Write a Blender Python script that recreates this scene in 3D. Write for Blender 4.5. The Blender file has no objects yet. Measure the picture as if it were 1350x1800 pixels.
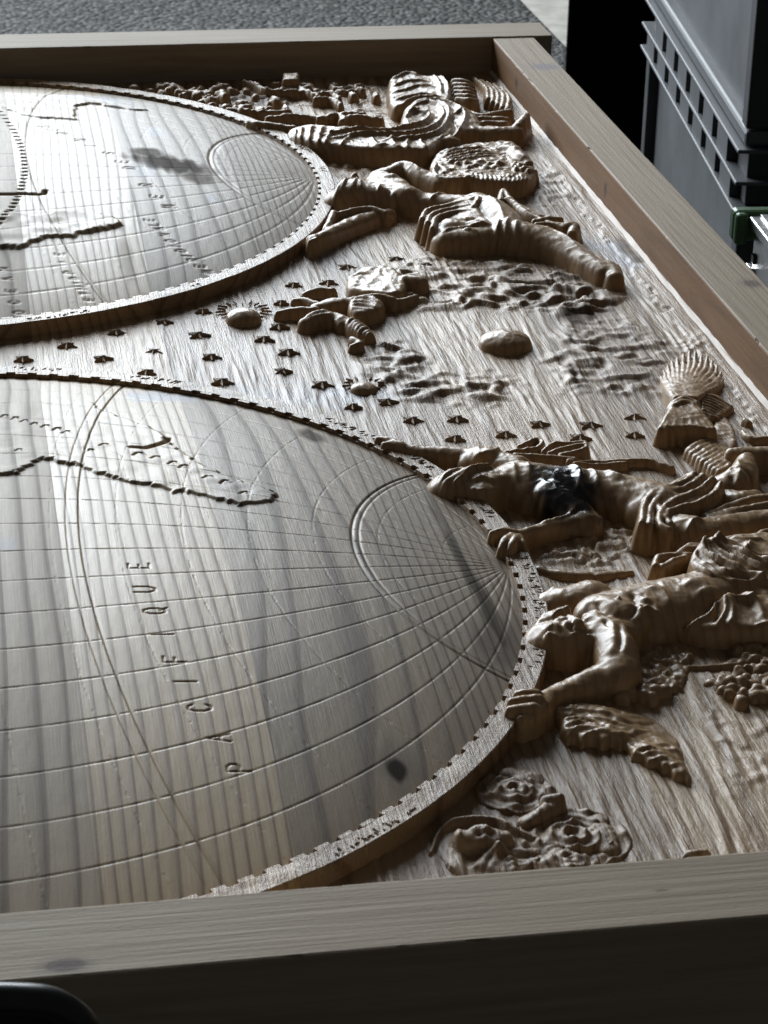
import bpy, math, random
import numpy as np
from mathutils import Matrix, Vector

# ------------------------------------------------------------------ camera, light, exposure
S = 0.30                                   # metres per hemisphere radius (all layout numbers are in hemisphere radii)
SC = bpy.context.scene
CAM = np.array([0.1146, -3.618, 1.8293]); PITCH, ROLL, YAW, FPX = 1.1348, -0.0465, -0.1307, 4219.3
def rotm(a, b, c):
    Rx = np.array([[1, 0, 0], [0, math.cos(a), -math.sin(a)], [0, math.sin(a), math.cos(a)]])
    Ry = np.array([[math.cos(b), 0, math.sin(b)], [0, 1, 0], [-math.sin(b), 0, math.cos(b)]])
    Rz = np.array([[math.cos(c), -math.sin(c), 0], [math.sin(c), math.cos(c), 0], [0, 0, 1]])
    return Rz @ Rx @ Ry
RC = rotm(PITCH, ROLL, YAW)
cd = bpy.data.cameras.new('camera'); cam = bpy.data.objects.new('camera', cd); SC.collection.objects.link(cam)
cam.matrix_world = Matrix.Translation(Vector(CAM * S)) @ Matrix(RC.tolist()).to_4x4()
cd.sensor_fit = 'HORIZONTAL'; cd.sensor_width = 36; cd.lens = FPX / 1350 * 36
cd.clip_start = 0.05; cd.clip_end = 200
cd.dof.use_dof = True; cd.dof.focus_distance = 1.45; cd.dof.aperture_fstop = 60
SC.camera = cam

w = bpy.data.worlds.new('World'); SC.world = w; w.use_nodes = True
w.node_tree.nodes['Background'].inputs[0].default_value = (0.95, 0.97, 1.0, 1)
w.node_tree.nodes['Background'].inputs[1].default_value = 0.05

def area(name, loc, target, sx, sy, power, col):
    l = bpy.data.lights.new(name, 'AREA'); l.shape = 'RECTANGLE'; l.size = sx * S; l.size_y = sy * S
    l.energy = power; l.color = col
    o = bpy.data.objects.new(name, l); SC.collection.objects.link(o)
    o.location = Vector(loc) * S
    o.rotation_euler = (Vector(target) - Vector(loc)).to_track_quat('-Z', 'Z').to_euler()
    return o
# daylight coming in through the open end of the workshop, far beyond the panel and to its left
area('daylight_opening', (-4.5, 18.0, 6.4), (0.3, 1.0, 0.0), 18, 10, 650, (0.86, 0.935, 1.0))

SC.view_settings.view_transform = 'Standard'; SC.view_settings.look = 'None'
SC.view_settings.exposure = 0.0; SC.view_settings.gamma = 1.0
SC.render.engine = 'CYCLES'
SC.cycles.use_denoising = True

# ------------------------------------------------------------------ helpers
rng = np.random.default_rng(7)
def U(px, py, z):                          # photo tracing -> point of the panel at height z (the panel plane)
    d = RC @ np.array([(px - 675) / FPX, -(py - 900) / FPX, -1.0])
    t = (z - CAM[2]) / d[2]
    return CAM[:2] + d[:2] * t
def UU(pts, z): return np.array([U(p[0], p[1], z) for p in pts])

def link(o, parent=None):
    SC.collection.objects.link(o)
    if parent is not None: o.parent = parent
    return o
def mesh(name, V, Fq, mat, parent=None, smooth=True, attrs=None):
    V = np.asarray(V, float) * S
    me = bpy.data.meshes.new(name)
    Fq = np.asarray(Fq, np.int32); n, k = Fq.shape
    me.vertices.add(len(V)); me.vertices.foreach_set('co', V.astype(np.float32).ravel())
    me.loops.add(n * k); me.loops.foreach_set('vertex_index', Fq.ravel())
    me.polygons.add(n); me.polygons.foreach_set('loop_start', np.arange(0, n * k, k, dtype=np.int32))
    me.polygons.foreach_set('loop_total', np.full(n, k, np.int32))
    me.polygons.foreach_set('use_smooth', np.full(n, smooth, bool))
    me.update(calc_edges=True)
    if attrs:
        for an, av in attrs.items():
            a = me.attributes.new(an, 'FLOAT', 'POINT'); a.data.foreach_set('value', np.asarray(av, np.float32).ravel())
    if mat: me.materials.append(mat)
    return link(bpy.data.objects.new(name, me), parent)
def meshpoly(name, V, faces, mat, parent=None, smooth=False):
    me = bpy.data.meshes.new(name); me.from_pydata([tuple(np.array(v) * S) for v in V], [], faces); me.update()
    if smooth: me.polygons.foreach_set('use_smooth', np.ones(len(me.polygons), bool))
    if mat: me.materials.append(mat)
    return link(bpy.data.objects.new(name, me), parent)
def empty(name, label, cat, group=None):
    o = bpy.data.objects.new(name, None); o.empty_display_size = 0.1; SC.collection.objects.link(o)
    o['label'] = label; o['category'] = cat
    if group: o['group'] = group
    return o
def bevel(o, wd, seg=2):
    m = o.modifiers.new('bevel', 'BEVEL'); m.width = wd * S; m.segments = seg; m.limit_method = 'ANGLE'; m.angle_limit = math.radians(40)
def box(name, lo, hi, mat, parent=None, bw=0.004, M=None):
    x0, y0, z0 = lo; x1, y1, z1 = hi
    V = np.array([(x0, y0, z0), (x1, y0, z0), (x1, y1, z0), (x0, y1, z0), (x0, y0, z1), (x1, y0, z1), (x1, y1, z1), (x0, y1, z1)], float)
    if M is not None: V = np.array([M(v) for v in V])
    o = meshpoly(name, V, [(3, 2, 1, 0), (4, 5, 6, 7), (0, 1, 5, 4), (1, 2, 6, 5), (2, 3, 7, 6), (3, 0, 4, 7)], mat, parent)
    if bw: bevel(o, bw)
    return o
def gridfaces(nx, ny, keep=None):
    i = np.arange(nx * ny).reshape(ny, nx)
    f = np.stack([i[:-1, :-1], i[:-1, 1:], i[1:, 1:], i[1:, :-1]], -1)
    f = f[keep] if keep is not None else f.reshape(-1, 4)
    return f
def compact(V, f, *arrs):
    used = np.unique(f); m = np.full(len(V), -1, np.int64); m[used] = np.arange(len(used))
    return V[used], m[f], [a[used] for a in arrs]
# value noise
def vnoise(x, y, seed=0):
    xi = np.floor(x).astype(np.int64); yi = np.floor(y).astype(np.int64); xf = x - xi; yf = y - yi
    def h(a, b):
        n = (a * 374761393 + b * 668265263 + seed * 1442695041) & 0xffffffff
        n = ((n ^ (n >> 13)) * 1274126177) & 0xffffffff
        return ((n ^ (n >> 16)) & 0xffff) / 65535.0
    u = xf * xf * (3 - 2 * xf); v = yf * yf * (3 - 2 * yf)
    return (h(xi, yi) * (1 - u) + h(xi + 1, yi) * u) * (1 - v) + (h(xi, yi + 1) * (1 - u) + h(xi + 1, yi + 1) * u) * v
def segdist(X, Y, a, b):
    dx, dy = b[0] - a[0], b[1] - a[1]; L = dx * dx + dy * dy + 1e-12
    t = np.clip(((X - a[0]) * dx + (Y - a[1]) * dy) / L, 0, 1)
    return np.hypot(X - a[0] - t * dx, Y - a[1] - t * dy), t
def spline(P, n=6, closed=False):
    P = np.asarray(P, float)
    if len(P) < 3 and not closed: return P
    if closed: Q = np.vstack([P[-1], P, P[0], P[1]])
    else: Q = np.vstack([2 * P[0] - P[1], P, 2 * P[-1] - P[-2]])
    out = []
    for i in range(1, len(Q) - 2):
        for t in np.arange(n) / n:
            out.append(0.5 * (2 * Q[i] + (Q[i + 1] - Q[i - 1]) * t + (2 * Q[i - 1] - 5 * Q[i] + 4 * Q[i + 1] - Q[i + 2]) * t * t + (3 * Q[i] - Q[i - 1] - 3 * Q[i + 1] + Q[i + 2]) * t ** 3))
    if not closed: out.append(P[-1])
    return np.array(out)
def inpoly(X, Y, P):
    c = np.zeros(X.shape, bool); n = len(P)
    for i in range(n):
        x0, y0 = P[i]; x1, y1 = P[(i + 1) % n]
        if y0 == y1: continue
        cr = ((y0 > Y) != (y1 > Y)); c ^= cr & (X < (x1 - x0) * (Y - y0) / (y1 - y0) + x0)
    return c
def polydist(X, Y, P, closed=True):
    d = np.full(X.shape, 9.0)
    for i in range(len(P) if closed else len(P) - 1):
        d = np.minimum(d, segdist(X, Y, P[i], P[(i + 1) % len(P)])[0])
    return d

# ------------------------------------------------------------------ materials
def newmat(name):
    m = bpy.data.materials.new(name); m.use_nodes = True; nt = m.node_tree
    return m, nt, nt.nodes['Principled BSDF']
def N(nt, typ, **kw):
    n = nt.nodes.new(typ)
    for k, v in kw.items():
        if k.startswith('i_'):
            key = k[2:]; n.inputs[int(key) if key.isdigit() else key.replace('_', ' ')].default_value = v
        else: setattr(n, k, v)
    return n
def ramp(nt, stops):
    r = nt.nodes.new('ShaderNodeValToRGB'); e = r.color_ramp.elements
    while len(e) < len(stops): e.new(0.5)
    for k, (p, c) in zip(e, stops): k.position = p; k.color = (*c, 1)
    return r
def mixc(nt, a, b, f, mode='MIX'):
    m = nt.nodes.new('ShaderNodeMix'); m.data_type = 'RGBA'; m.blend_type = mode
    for sock, v in ((m.inputs[0], f), (m.inputs[6], a), (m.inputs[7], b)):
        if hasattr(v, 'links'): nt.links.new(v, sock)
        else: sock.default_value = v if not isinstance(v, tuple) else (*v, 1)
    return m.outputs[2]
def mathn(nt, op, a, b=None):
    m = nt.nodes.new('ShaderNodeMath'); m.operation = op
    for i, v in enumerate((a, b)):
        if v is None: continue
        if hasattr(v, 'links'): nt.links.new(v, m.inputs[i])
        else: m.inputs[i].default_value = v
    return m.outputs[0]

XR_ = 1.6952
def wood(name, axis='y', dark=(0.17, 0.095, 0.045), mid=(0.36, 0.24, 0.135), light=(0.48, 0.345, 0.21), rough=0.36, bumpk=0.3, boards=0.082,
         grain=1.0, coat=0.0, knots=None, ringscale=1.0, stainattr=False, spec=0.5, fine=0.42, ringbump=0.0, tintr=(0.74, 1.16), fs=(420, 9), warp=None, ringrough=0.0, varnish=None, boardrough=0.12):
    """pine: grain runs along `axis`; laminated staves of width `boards` (m)."""
    m, nt, bs = newmat(name); L = nt.links.new
    tc = N(nt, 'ShaderNodeTexCoord'); sep = N(nt, 'ShaderNodeSeparateXYZ'); L(tc.outputs['Object'], sep.inputs[0])
    if axis == 'y': across, along, up = sep.outputs[0], sep.outputs[1], sep.outputs[2]
    else: across, along, up = sep.outputs[1], sep.outputs[0], sep.outputs[2]
    idx = mathn(nt, 'FLOOR', mathn(nt, 'DIVIDE', mathn(nt, 'ADD', across, 5.013), boards)) if boards else 0.0
    wn = N(nt, 'ShaderNodeTexWhiteNoise', noise_dimensions='1D')
    if boards: L(idx, wn.inputs['W'])
    else: wn.inputs['W'].default_value = 3.3
    wcol = N(nt, 'ShaderNodeSeparateColor'); L(wn.outputs['Color'], wcol.inputs[0])
    off = mathn(nt, 'MULTIPLY', wn.outputs['Value'], 7.0)
    def vec(sa, sl, su=1.0, o=True):
        c = N(nt, 'ShaderNodeCombineXYZ')
        L(mathn(nt, 'MULTIPLY', across, sa), c.inputs[0])
        L(mathn(nt, 'ADD', mathn(nt, 'MULTIPLY', along, sl), off), c.inputs[1]); L(mathn(nt, 'MULTIPLY', up, su), c.inputs[2])
        return c.outputs[0]
    # growth rings: distorted distance field -> cathedral figure
    n1 = N(nt, 'ShaderNodeTexNoise', i_Scale=1.0, i_Detail=2.0, i_Roughness=0.45); L(vec(9, 1.1, 9), n1.inputs['Vector'])
    rr = mathn(nt, 'ADD', mathn(nt, 'MULTIPLY', n1.outputs['Fac'], warp or 13.0 * ringscale), mathn(nt, 'MULTIPLY', across, mathn(nt, 'ADD', mathn(nt, 'MULTIPLY', wcol.outputs[1], 150.0 * ringscale), 40.0 * ringscale)))
    fr = mathn(nt, 'FRACT', rr)
    ringr = ramp(nt, [(0.0, (0.12, 0.12, 0.12)), (0.3, (0, 0, 0)), (0.65, (0.3, 0.3, 0.3)), (0.86, (0.95, 0.95, 0.95)), (0.95, (0.7, 0.7, 0.7)), (1.0, (0.12, 0.12, 0.12))]); L(fr, ringr.inputs[0])
    n2 = N(nt, 'ShaderNodeTexNoise', i_Scale=1.0, i_Detail=5.0, i_Roughness=0.6); L(vec(fs[0], fs[1], 200), n2.inputs['Vector'])
    n3 = N(nt, 'ShaderNodeTexNoise', i_Scale=1.0, i_Detail=3.0); L(vec(14, 3, 14), n3.inputs['Vector'])
    fac = mathn(nt, 'ADD', mathn(nt, 'MULTIPLY', ringr.outputs[0], 0.42 * grain), mathn(nt, 'MULTIPLY', n2.outputs['Fac'], fine))
    fac = mathn(nt, 'ADD', fac, mathn(nt, 'MULTIPLY', n3.outputs['Fac'], 0.28 - max(0, fine - .42) * .5))
    cr = ramp(nt, [(0.22, light), (0.5, mid), (0.92, dark)]); L(fac, cr.inputs[0])
    tint = ramp(nt, [(0.0, (tintr[0], tintr[0] * .97, tintr[0] * .97)), (0.45, (0.97, 0.97, 0.97)), (1.0, (tintr[1], tintr[1] * .985, tintr[1] * .95))]); L(wn.outputs['Value'], tint.inputs[0])
    col = mixc(nt, cr.outputs[0], tint.outputs[0], 1.0 if boards else 0.0, 'MULTIPLY')
    if knots:
        for (kx, ky, kz, rx, ry, kc) in knots:
            vm = N(nt, 'ShaderNodeVectorMath', operation='SUBTRACT'); L(tc.outputs['Object'], vm.inputs[0]); vm.inputs[1].default_value = (kx * S, ky * S, kz * S)
            vs = N(nt, 'ShaderNodeVectorMath', operation='MULTIPLY'); L(vm.outputs[0], vs.inputs[0])
            vs.inputs[1].default_value = (1 / (rx * S), 1 / (ry * S), 1 / (max(rx, ry) * S))
            vl = N(nt, 'ShaderNodeVectorMath', operation='LENGTH'); L(vs.outputs[0], vl.inputs[0])
            dd = mathn(nt, 'ADD', vl.outputs['Value'], mathn(nt, 'MULTIPLY', mathn(nt, 'SUBTRACT', n3.outputs['Fac'], 0.5), 1.1))
            kr = ramp(nt, [(0.0, (1, 1, 1)), (0.45, (0.85, 0.85, 0.85)), (0.62, (0.3, 0.3, 0.3)), (1.0, (0, 0, 0))]); L(dd, kr.inputs[0])
            col = mixc(nt, col, kc, kr.outputs[0])
    if stainattr:
        at = N(nt, 'ShaderNodeAttribute', attribute_name='stain'); col = mixc(nt, col, (0.035, 0.026, 0.02), at.outputs['Fac'])
        a2 = N(nt, 'ShaderNodeAttribute', attribute_name='wet'); col = mixc(nt, col, (0.008, 0.005, 0.004), a2.outputs['Fac'])
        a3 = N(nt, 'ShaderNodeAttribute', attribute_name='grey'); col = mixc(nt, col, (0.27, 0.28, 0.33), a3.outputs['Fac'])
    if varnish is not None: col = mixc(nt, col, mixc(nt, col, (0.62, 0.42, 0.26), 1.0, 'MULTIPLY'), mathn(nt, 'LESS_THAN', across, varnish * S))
    L(col, bs.inputs['Base Color'])
    rg = mathn(nt, 'ADD', mathn(nt, 'MULTIPLY', n2.outputs['Fac'], 0.1), rough - 0.05)
    rg = mathn(nt, 'ADD', rg, mathn(nt, 'MULTIPLY', n3.outputs['Fac'], 0.10))
    if ringrough: rg = mathn(nt, 'ADD', rg, mathn(nt, 'MULTIPLY', ringr.outputs[0], ringrough))
    if boards: rg = mathn(nt, 'ADD', rg, mathn(nt, 'MULTIPLY', mathn(nt, 'SUBTRACT', wcol.outputs[2], .5), boardrough))
    if stainattr:
        rg = mathn(nt, 'SUBTRACT', mathn(nt, 'ADD', rg, mathn(nt, 'MULTIPLY', at.outputs['Fac'], 0.35)), mathn(nt, 'MULTIPLY', a2.outputs['Fac'], 0.2))
        L(mathn(nt, 'MULTIPLY', mathn(nt, 'SUBTRACT', 1.0, mathn(nt, 'MULTIPLY', at.outputs['Fac'], 0.85)), spec), bs.inputs['Specular IOR Level'])
    L(rg, bs.inputs['Roughness'])
    bs.inputs['Coat Weight'].default_value = coat; bs.inputs['Coat Roughness'].default_value = 0.22
    if not stainattr: bs.inputs['Specular IOR Level'].default_value = spec
    n4 = N(nt, 'ShaderNodeTexNoise', i_Scale=1.0, i_Detail=4.0, i_Roughness=0.7); L(vec(900, 260, 900), n4.inputs['Vector'])
    hb = mathn(nt, 'ADD', mathn(nt, 'MULTIPLY', n2.outputs['Fac'], 0.8), mathn(nt, 'ADD', mathn(nt, 'MULTIPLY', ringr.outputs[0], ringbump), mathn(nt, 'MULTIPLY', n4.outputs['Fac'], 0.35)))
    bp = N(nt, 'ShaderNodeBump', i_Strength=bumpk, i_Distance=0.0012); L(hb, bp.inputs['Height']); L(bp.outputs[0], bs.inputs['Normal'])
    return m

def plain(name, col, rough=0.5, metal=0.0, noise=0.15, scale=60, bump=0.0, spec=0.5):
    m, nt, bs = newmat(name); L = nt.links.new
    tc = N(nt, 'ShaderNodeTexCoord'); n = N(nt, 'ShaderNodeTexNoise', i_Scale=scale, i_Detail=5.0, i_Roughness=0.6); L(tc.outputs['Object'], n.inputs['Vector'])
    a = tuple(c * (1 - noise) for c in col); b = tuple(min(1, c * (1 + noise)) for c in col)
    r = ramp(nt, [(0.3, a), (0.7, b)]); L(n.outputs['Fac'], r.inputs[0]); L(r.outputs[0], bs.inputs['Base Color'])
    L(mathn(nt, 'ADD', mathn(nt, 'MULTIPLY', n.outputs['Fac'], 0.2), rough - 0.1), bs.inputs['Roughness'])
    bs.inputs['Metallic'].default_value = metal; bs.inputs['Specular IOR Level'].default_value = spec
    if bump:
        bp = N(nt, 'ShaderNodeBump', i_Strength=bump, i_Distance=0.001); L(n.outputs['Fac'], bp.inputs['Height']); L(bp.outputs[0], bs.inputs['Normal'])
    return m

M_PANEL = wood('carved_pine', 'y', dark=(0.16, 0.086, 0.037), mid=(0.33, 0.212, 0.112), light=(0.44, 0.305, 0.172), rough=0.37, bumpk=1.0, fs=(620, 34), stainattr=True, coat=0.06)
M_FIG = wood('varnished_relief', 'y', dark=(0.13, 0.07, 0.03), mid=(0.29, 0.175, 0.082), light=(0.40, 0.26, 0.132), grain=0.5, rough=0.34, bumpk=0.25, boards=0.0, stainattr=True, coat=0.12)
M_DOME = wood('sanded_pine_dome', 'y', dark=(0.11, 0.068, 0.038), mid=(0.32, 0.24, 0.155), light=(0.45, 0.355, 0.24), rough=0.42, bumpk=0.16, stainattr=True, coat=0.0, spec=0.38, grain=1.45, fine=0.2, fs=(1200, 22), ringbump=0.5, ringrough=0.1, boardrough=0.26, ringscale=1.25, warp=8.0, tintr=(0.55, 1.2))
M_RAILX = wood('sawn_pine_along_x', 'x', dark=(0.15, 0.11, 0.07), mid=(0.29, 0.23, 0.16), light=(0.39, 0.32, 0.235), rough=0.6, bumpk=0.4, boards=0.0, grain=0.22, ringscale=0.9, fine=0.6,
               knots=[(0.182, -1.172, 0.085, 0.042, 0.022, (0.06, 0.028, 0.02)), (0.95, -1.12, 0.085, 0.02, 0.006, (0.2, 0.13, 0.08))], spec=0.3)
M_RAILY = wood('sawn_pine_along_y', 'y', dark=(0.15, 0.1, 0.06), mid=(0.31, 0.24, 0.16), light=(0.42, 0.335, 0.235), rough=0.56, bumpk=0.4, boards=0.0, grain=0.4, ringscale=1.0, fine=0.6,
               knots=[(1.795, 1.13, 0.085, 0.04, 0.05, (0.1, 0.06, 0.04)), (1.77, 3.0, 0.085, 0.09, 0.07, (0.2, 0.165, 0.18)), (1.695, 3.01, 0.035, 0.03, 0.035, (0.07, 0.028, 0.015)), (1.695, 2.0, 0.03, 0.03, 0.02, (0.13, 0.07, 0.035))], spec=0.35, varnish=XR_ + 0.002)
M_GLUE = plain('dried_glue', (0.5, 0.4, 0.31), 0.5, noise=0.2, scale=90)
M_CRATE = plain('grey_crate_plastic', (0.066, 0.072, 0.078), 0.5, noise=0.2, scale=12)
M_CRATED = plain('dark_and_shaded_crate_plastic', (0.02, 0.022, 0.025), 0.5, noise=0.2, scale=50)  # dark posts, plus shade painted on the near end and in collar recesses
M_BLACK = plain('black_paint', (0.004, 0.004, 0.004), 0.9, noise=0.2, spec=0.05)
M_BLKPL = plain('black_rubber', (0.012, 0.012, 0.012), 0.32, noise=0.1)
M_ALU = plain('brushed_aluminium', (0.72, 0.72, 0.71), 0.34, metal=0.9, noise=0.12, scale=120)
M_GREEN = plain('green_plastic', (0.07, 0.15, 0.06), 0.4, noise=0.1)
M_FLOOR = plain('workshop_concrete', (0.05, 0.05, 0.05), 0.9, noise=0.3, scale=8)

# ------------------------------------------------------------------ panel dimensions (hemisphere radii)
ZB = -0.022           # carved ground of the panel
XR, WR, HR = 1.6952, 0.1289, 0.0853
YN, WN, YF, WF = -1.0475, 0.1471, 3.3437, 0.1692
DH, DA = 0.0864, 0.9291
D2 = 2.2962
RING_T = 0.0105; RING_O = 1.043
def dome(r2): return DH * np.clip(1 - r2, 0, 1) ** DA - 0.12 * np.clip(r2 - 1, 0, 1)
panel = empty('carved_map_panel', 'large pine relief panel carved with two domed map hemispheres and figures inside a raised frame', 'wood carving')

# ------------------------------------------------------------------ carved ground
def axis_pts(segs):
    out = []
    for a, b, s in segs: out.append(np.arange(a, b, s))
    out.append([segs[-1][1]]); return np.concatenate(out)
def ground_relief(X, Y):
    # brushed / tool-cut streaks along the grain
    a = vnoise(X * 120 + 2.5 * vnoise(X * 10, Y * 5, 90), Y * 10, 1); b = vnoise(X * 230 + 9, Y * 18, 2); c = vnoise(X * 18, Y * 6, 3)
    st = np.clip(a - 0.45, 0, 1) * 1.5
    amp = 0.35 + 0.9 * np.clip(c * 1.4 - 0.2, 0, 1)
    return 0.0042 * st * amp + 0.0022 * b * amp + 0.004 * (vnoise(X * 4, Y * 4, 5) - 0.5)
GX = axis_pts([(-XR - 0.004, -0.35, 0.045), (-0.35, 0.35, 0.0075), (0.35, XR + 0.004, 0.0036)])
GY = axis_pts([(YN - 0.004, 1.9, 0.0062), (1.9, YF + 0.004, 0.0085)])
X, Y = np.meshgrid(GX, GY)
CL = []   # cloud bands: polygon px, amplitude, scale
for poly, amp, sc in (
    ([(625, 500), (740, 455), (860, 455), (1000, 480), (1095, 520), (1060, 560), (900, 545), (800, 545), (700, 545)], 0.03, 26),
    ([(620, 600), (700, 600), (800, 650), (900, 655), (930, 690), (830, 725), (700, 700), (640, 660)], 0.022, 24),
    ([(1000, 560), (1120, 560), (1190, 620), (1190, 690), (1100, 700), (990, 690), (960, 640)], 0.022, 22),
    ([(915, 935), (1000, 915), (1110, 935), (1170, 960), (1060, 1000), (960, 1000), (940, 970)], 0.022, 52),
    ([(570, 285), (640, 290), (720, 300), (700, 320), (600, 320)], 0.018, 30),
    ([(640, 150), (690, 160), (690, 215), (600, 215), (620, 170)], 0.016, 30),
    ([(1050, 1150), (1110, 1120), (1210, 1140), (1200, 1220), (1090, 1235)], 0.017, 34),
    ([(1240, 1190), (1300, 1130), (1360, 1130), (1360, 1230), (1260, 1225)], 0.022, 34),
    ([(1230, 1240), (1370, 1240), (1370, 1420), (1290, 1400)], 0.006, 36),
    ([(930, 300), (980, 300), (1010, 350), (960, 370), (920, 340)], 0.014, 34),
    ([(205, 150), (480, 140), (690, 150), (690, 165), (480, 200), (430, 200), (330, 180)], 0.02, 30),
    ([(1185, 590), (1240, 590), (1265, 660), (1200, 650)], 0.012, 40),
):
    CL.append((UU(poly, ZB), amp, sc))
def clouds(X, Y):
    H = np.zeros_like(X)
    for k, (P, amp, sc) in enumerate(CL):
        m = (X > P[:, 0].min() - .05) & (X < P[:, 0].max() + .05) & (Y > P[:, 1].min() - .05) & (Y < P[:, 1].max() + .05)
        x, y = X[m], Y[m]
        if len(x) == 0: continue
        d = polydist(x, y, P); e = np.where(inpoly(x, y, P), 1, -1) * d
        msk = np.clip((e + 0.03) / 0.07, 0, 1); msk = msk * msk * (3 - 2 * msk)
        wx = x + .022 * (vnoise(x * 22, y * 22, 50 + k) - .5) * 2; wy = y + .016 * (vnoise(x * 26, y * 18, 51 + k) - .5) * 2
        b = vnoise(wx * sc * 1.1, wy * sc * 1.9, 60 + k); b = np.clip((b - .38) / .5, 0, 1); b = b * b * (3 - 2 * b)
        c2 = np.clip((vnoise(wx * sc * 1.7, wy * sc * 2.6, 61 + k) - .4) / .5, 0, 1)
        H[m] = np.maximum(H[m], .42 * amp * msk * (b + .4 * c2) * np.clip(.45 + 1.1 * vnoise(x * 10, y * 8, 70 + k), 0, 1))
    return H
Zg = ZB + ground_relief(X, Y) + clouds(X, Y)
# raised margin left standing along the right rail, with a ragged edge
rag = XR - 0.055 + 0.03 * (vnoise(X * 0 + 1, Y * 26, 8) - .5) + 0.016 * (vnoise(X * 40, Y * 70, 9) - .5)
Zg += 0.004 * np.clip((X - rag) / 0.006, 0, 1) * np.clip((Y - 0.3) * 5, 0, 1)
Zg = np.where(X > XR - 0.012, ZB + 0.006, Zg)
r1 = X ** 2 + Y ** 2; r2 = X ** 2 + (Y - D2) ** 2
cc = lambda A: (A[:-1, :-1] + A[1:, 1:]) / 2
keep = (cc(r1) > 0.985 ** 2) & (cc(r2) > 0.985 ** 2)
V = np.stack([X, Y, Zg], -1).reshape(-1, 3)
def blot(X, Y, px, py, z, rx, ry, seed, soft=0.6):
    c = U(px, py, z); d = np.hypot((X - c[0]) / rx, (Y - c[1]) / ry) + 0.9 * (vnoise(X * 40, Y * 25, seed) - .5)
    return np.clip((1 - d) / soft, 0, 1)
st = np.zeros_like(X); wet = np.zeros_like(X); gr = np.zeros_like(X)
st = np.maximum(st, 0.8 * blot(X, Y, 1010, 560, ZB, 0.05, 0.08, 3)); wet = np.maximum(wet, 0.7 * blot(X, Y, 975, 935, ZB, 0.05, 0.07, 4))
wet = np.maximum(wet, 0.9 * blot(X, Y, 1005, 900, ZB, 0.07, 0.1, 5)); wet = np.maximum(wet, 0.55 * blot(X, Y, 640, 690, ZB, 0.12, 0.05, 6)); st = np.maximum(st, .5 * blot(X, Y, 1320, 1150, ZB, .06, .1, 7))
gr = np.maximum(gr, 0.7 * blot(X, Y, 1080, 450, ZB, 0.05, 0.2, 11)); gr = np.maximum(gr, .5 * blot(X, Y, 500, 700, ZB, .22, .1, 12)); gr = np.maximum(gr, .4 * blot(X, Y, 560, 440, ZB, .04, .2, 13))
st = np.maximum(st, .6 * blot(X, Y, 1110, 447, ZB, .03, .1, 14))
f = gridfaces(len(GX), len(GY), keep)
V2, f2, (a1, a2, a3) = compact(V, f, st.ravel(), wet.ravel(), gr.ravel())
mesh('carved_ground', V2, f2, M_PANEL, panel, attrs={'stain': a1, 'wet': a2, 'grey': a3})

# ------------------------------------------------------------------ map graticule on the domes
def par_circ(phi):
    b = phi / 90; s, c = math.sin(math.radians(phi)), math.cos(math.radians(phi))
    if abs(phi) < 1e-6: return None
    xc = (1 - b * b) / (2 * (s - b)); return xc, abs(xc - b)
def mer_circ(l):
    l = l / 90; yc = (l * l - 1) / (2 * l); return yc, math.sqrt(1 + yc * yc)
FONT = {'A': [[(0, 0), (.5, 1), (1, 0)], [(.2, .4), (.8, .4)]], 'C': [[(.95, .8), (.7, 1), (.3, 1), (.05, .7), (.05, .3), (.3, 0), (.7, 0), (.95, .2)]],
 'D': [[(0, 0), (0, 1), (.6, 1), (.95, .7), (.95, .3), (.6, 0), (0, 0)]], 'E': [[(.9, 0), (0, 0), (0, 1), (.9, 1)], [(0, .5), (.7, .5)]], 'F': [[(0, 0), (0, 1), (.9, 1)], [(0, .5), (.7, .5)]],
 'H': [[(0, 0), (0, 1)], [(1, 0), (1, 1)], [(0, .5), (1, .5)]], 'I': [[(.5, 0), (.5, 1)]], 'L': [[(0, 1), (0, 0), (.9, 0)]], 'M': [[(0, 0), (.1, 1), (.5, .2), (.9, 1), (1, 0)]], 'N': [[(0, 0), (0, 1), (1, 0), (1, 1)]],
 'O': [[(.3, 0), (.05, .3), (.05, .7), (.3, 1), (.7, 1), (.95, .7), (.95, .3), (.7, 0), (.3, 0)]], 'P': [[(0, 0), (0, 1), (.6, 1), (.9, .85), (.9, .6), (.6, .48), (0, .48)]],
 'Q': [[(.3, 0), (.05, .3), (.05, .7), (.3, 1), (.7, 1), (.95, .7), (.95, .3), (.7, 0), (.3, 0)], [(.6, .25), (1.05, -.1)]], 'R': [[(0, 0), (0, 1), (.6, 1), (.9, .85), (.9, .6), (.6, .48), (0, .48)], [(.5, .48), (1, 0)]],
 'S': [[(.95, .85), (.6, 1), (.2, .95), (.05, .75), (.25, .55), (.75, .45), (.95, .25), (.75, .05), (.4, 0), (.05, .15)]], 'T': [[(.5, 0), (.5, 1)], [(0, 1), (1, 1)]], 'U': [[(0, 1), (0, .3), (.3, 0), (.7, 0), (1, .3), (1, 1)]]}
def carve(H, X, Y, pts, wd, dp):
    pts = np.asarray(pts)
    for a, b in zip(pts[:-1], pts[1:]):
        m = (X > min(a[0], b[0]) - 3 * wd) & (X < max(a[0], b[0]) + 3 * wd) & (Y > min(a[1], b[1]) - 3 * wd) & (Y < max(a[1], b[1]) + 3 * wd)
        if not m.any(): continue
        d, _ = segdist(X[m], Y[m], a, b); H[m] = np.minimum(H[m], -dp * np.exp(-(d / wd) ** 2))
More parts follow.
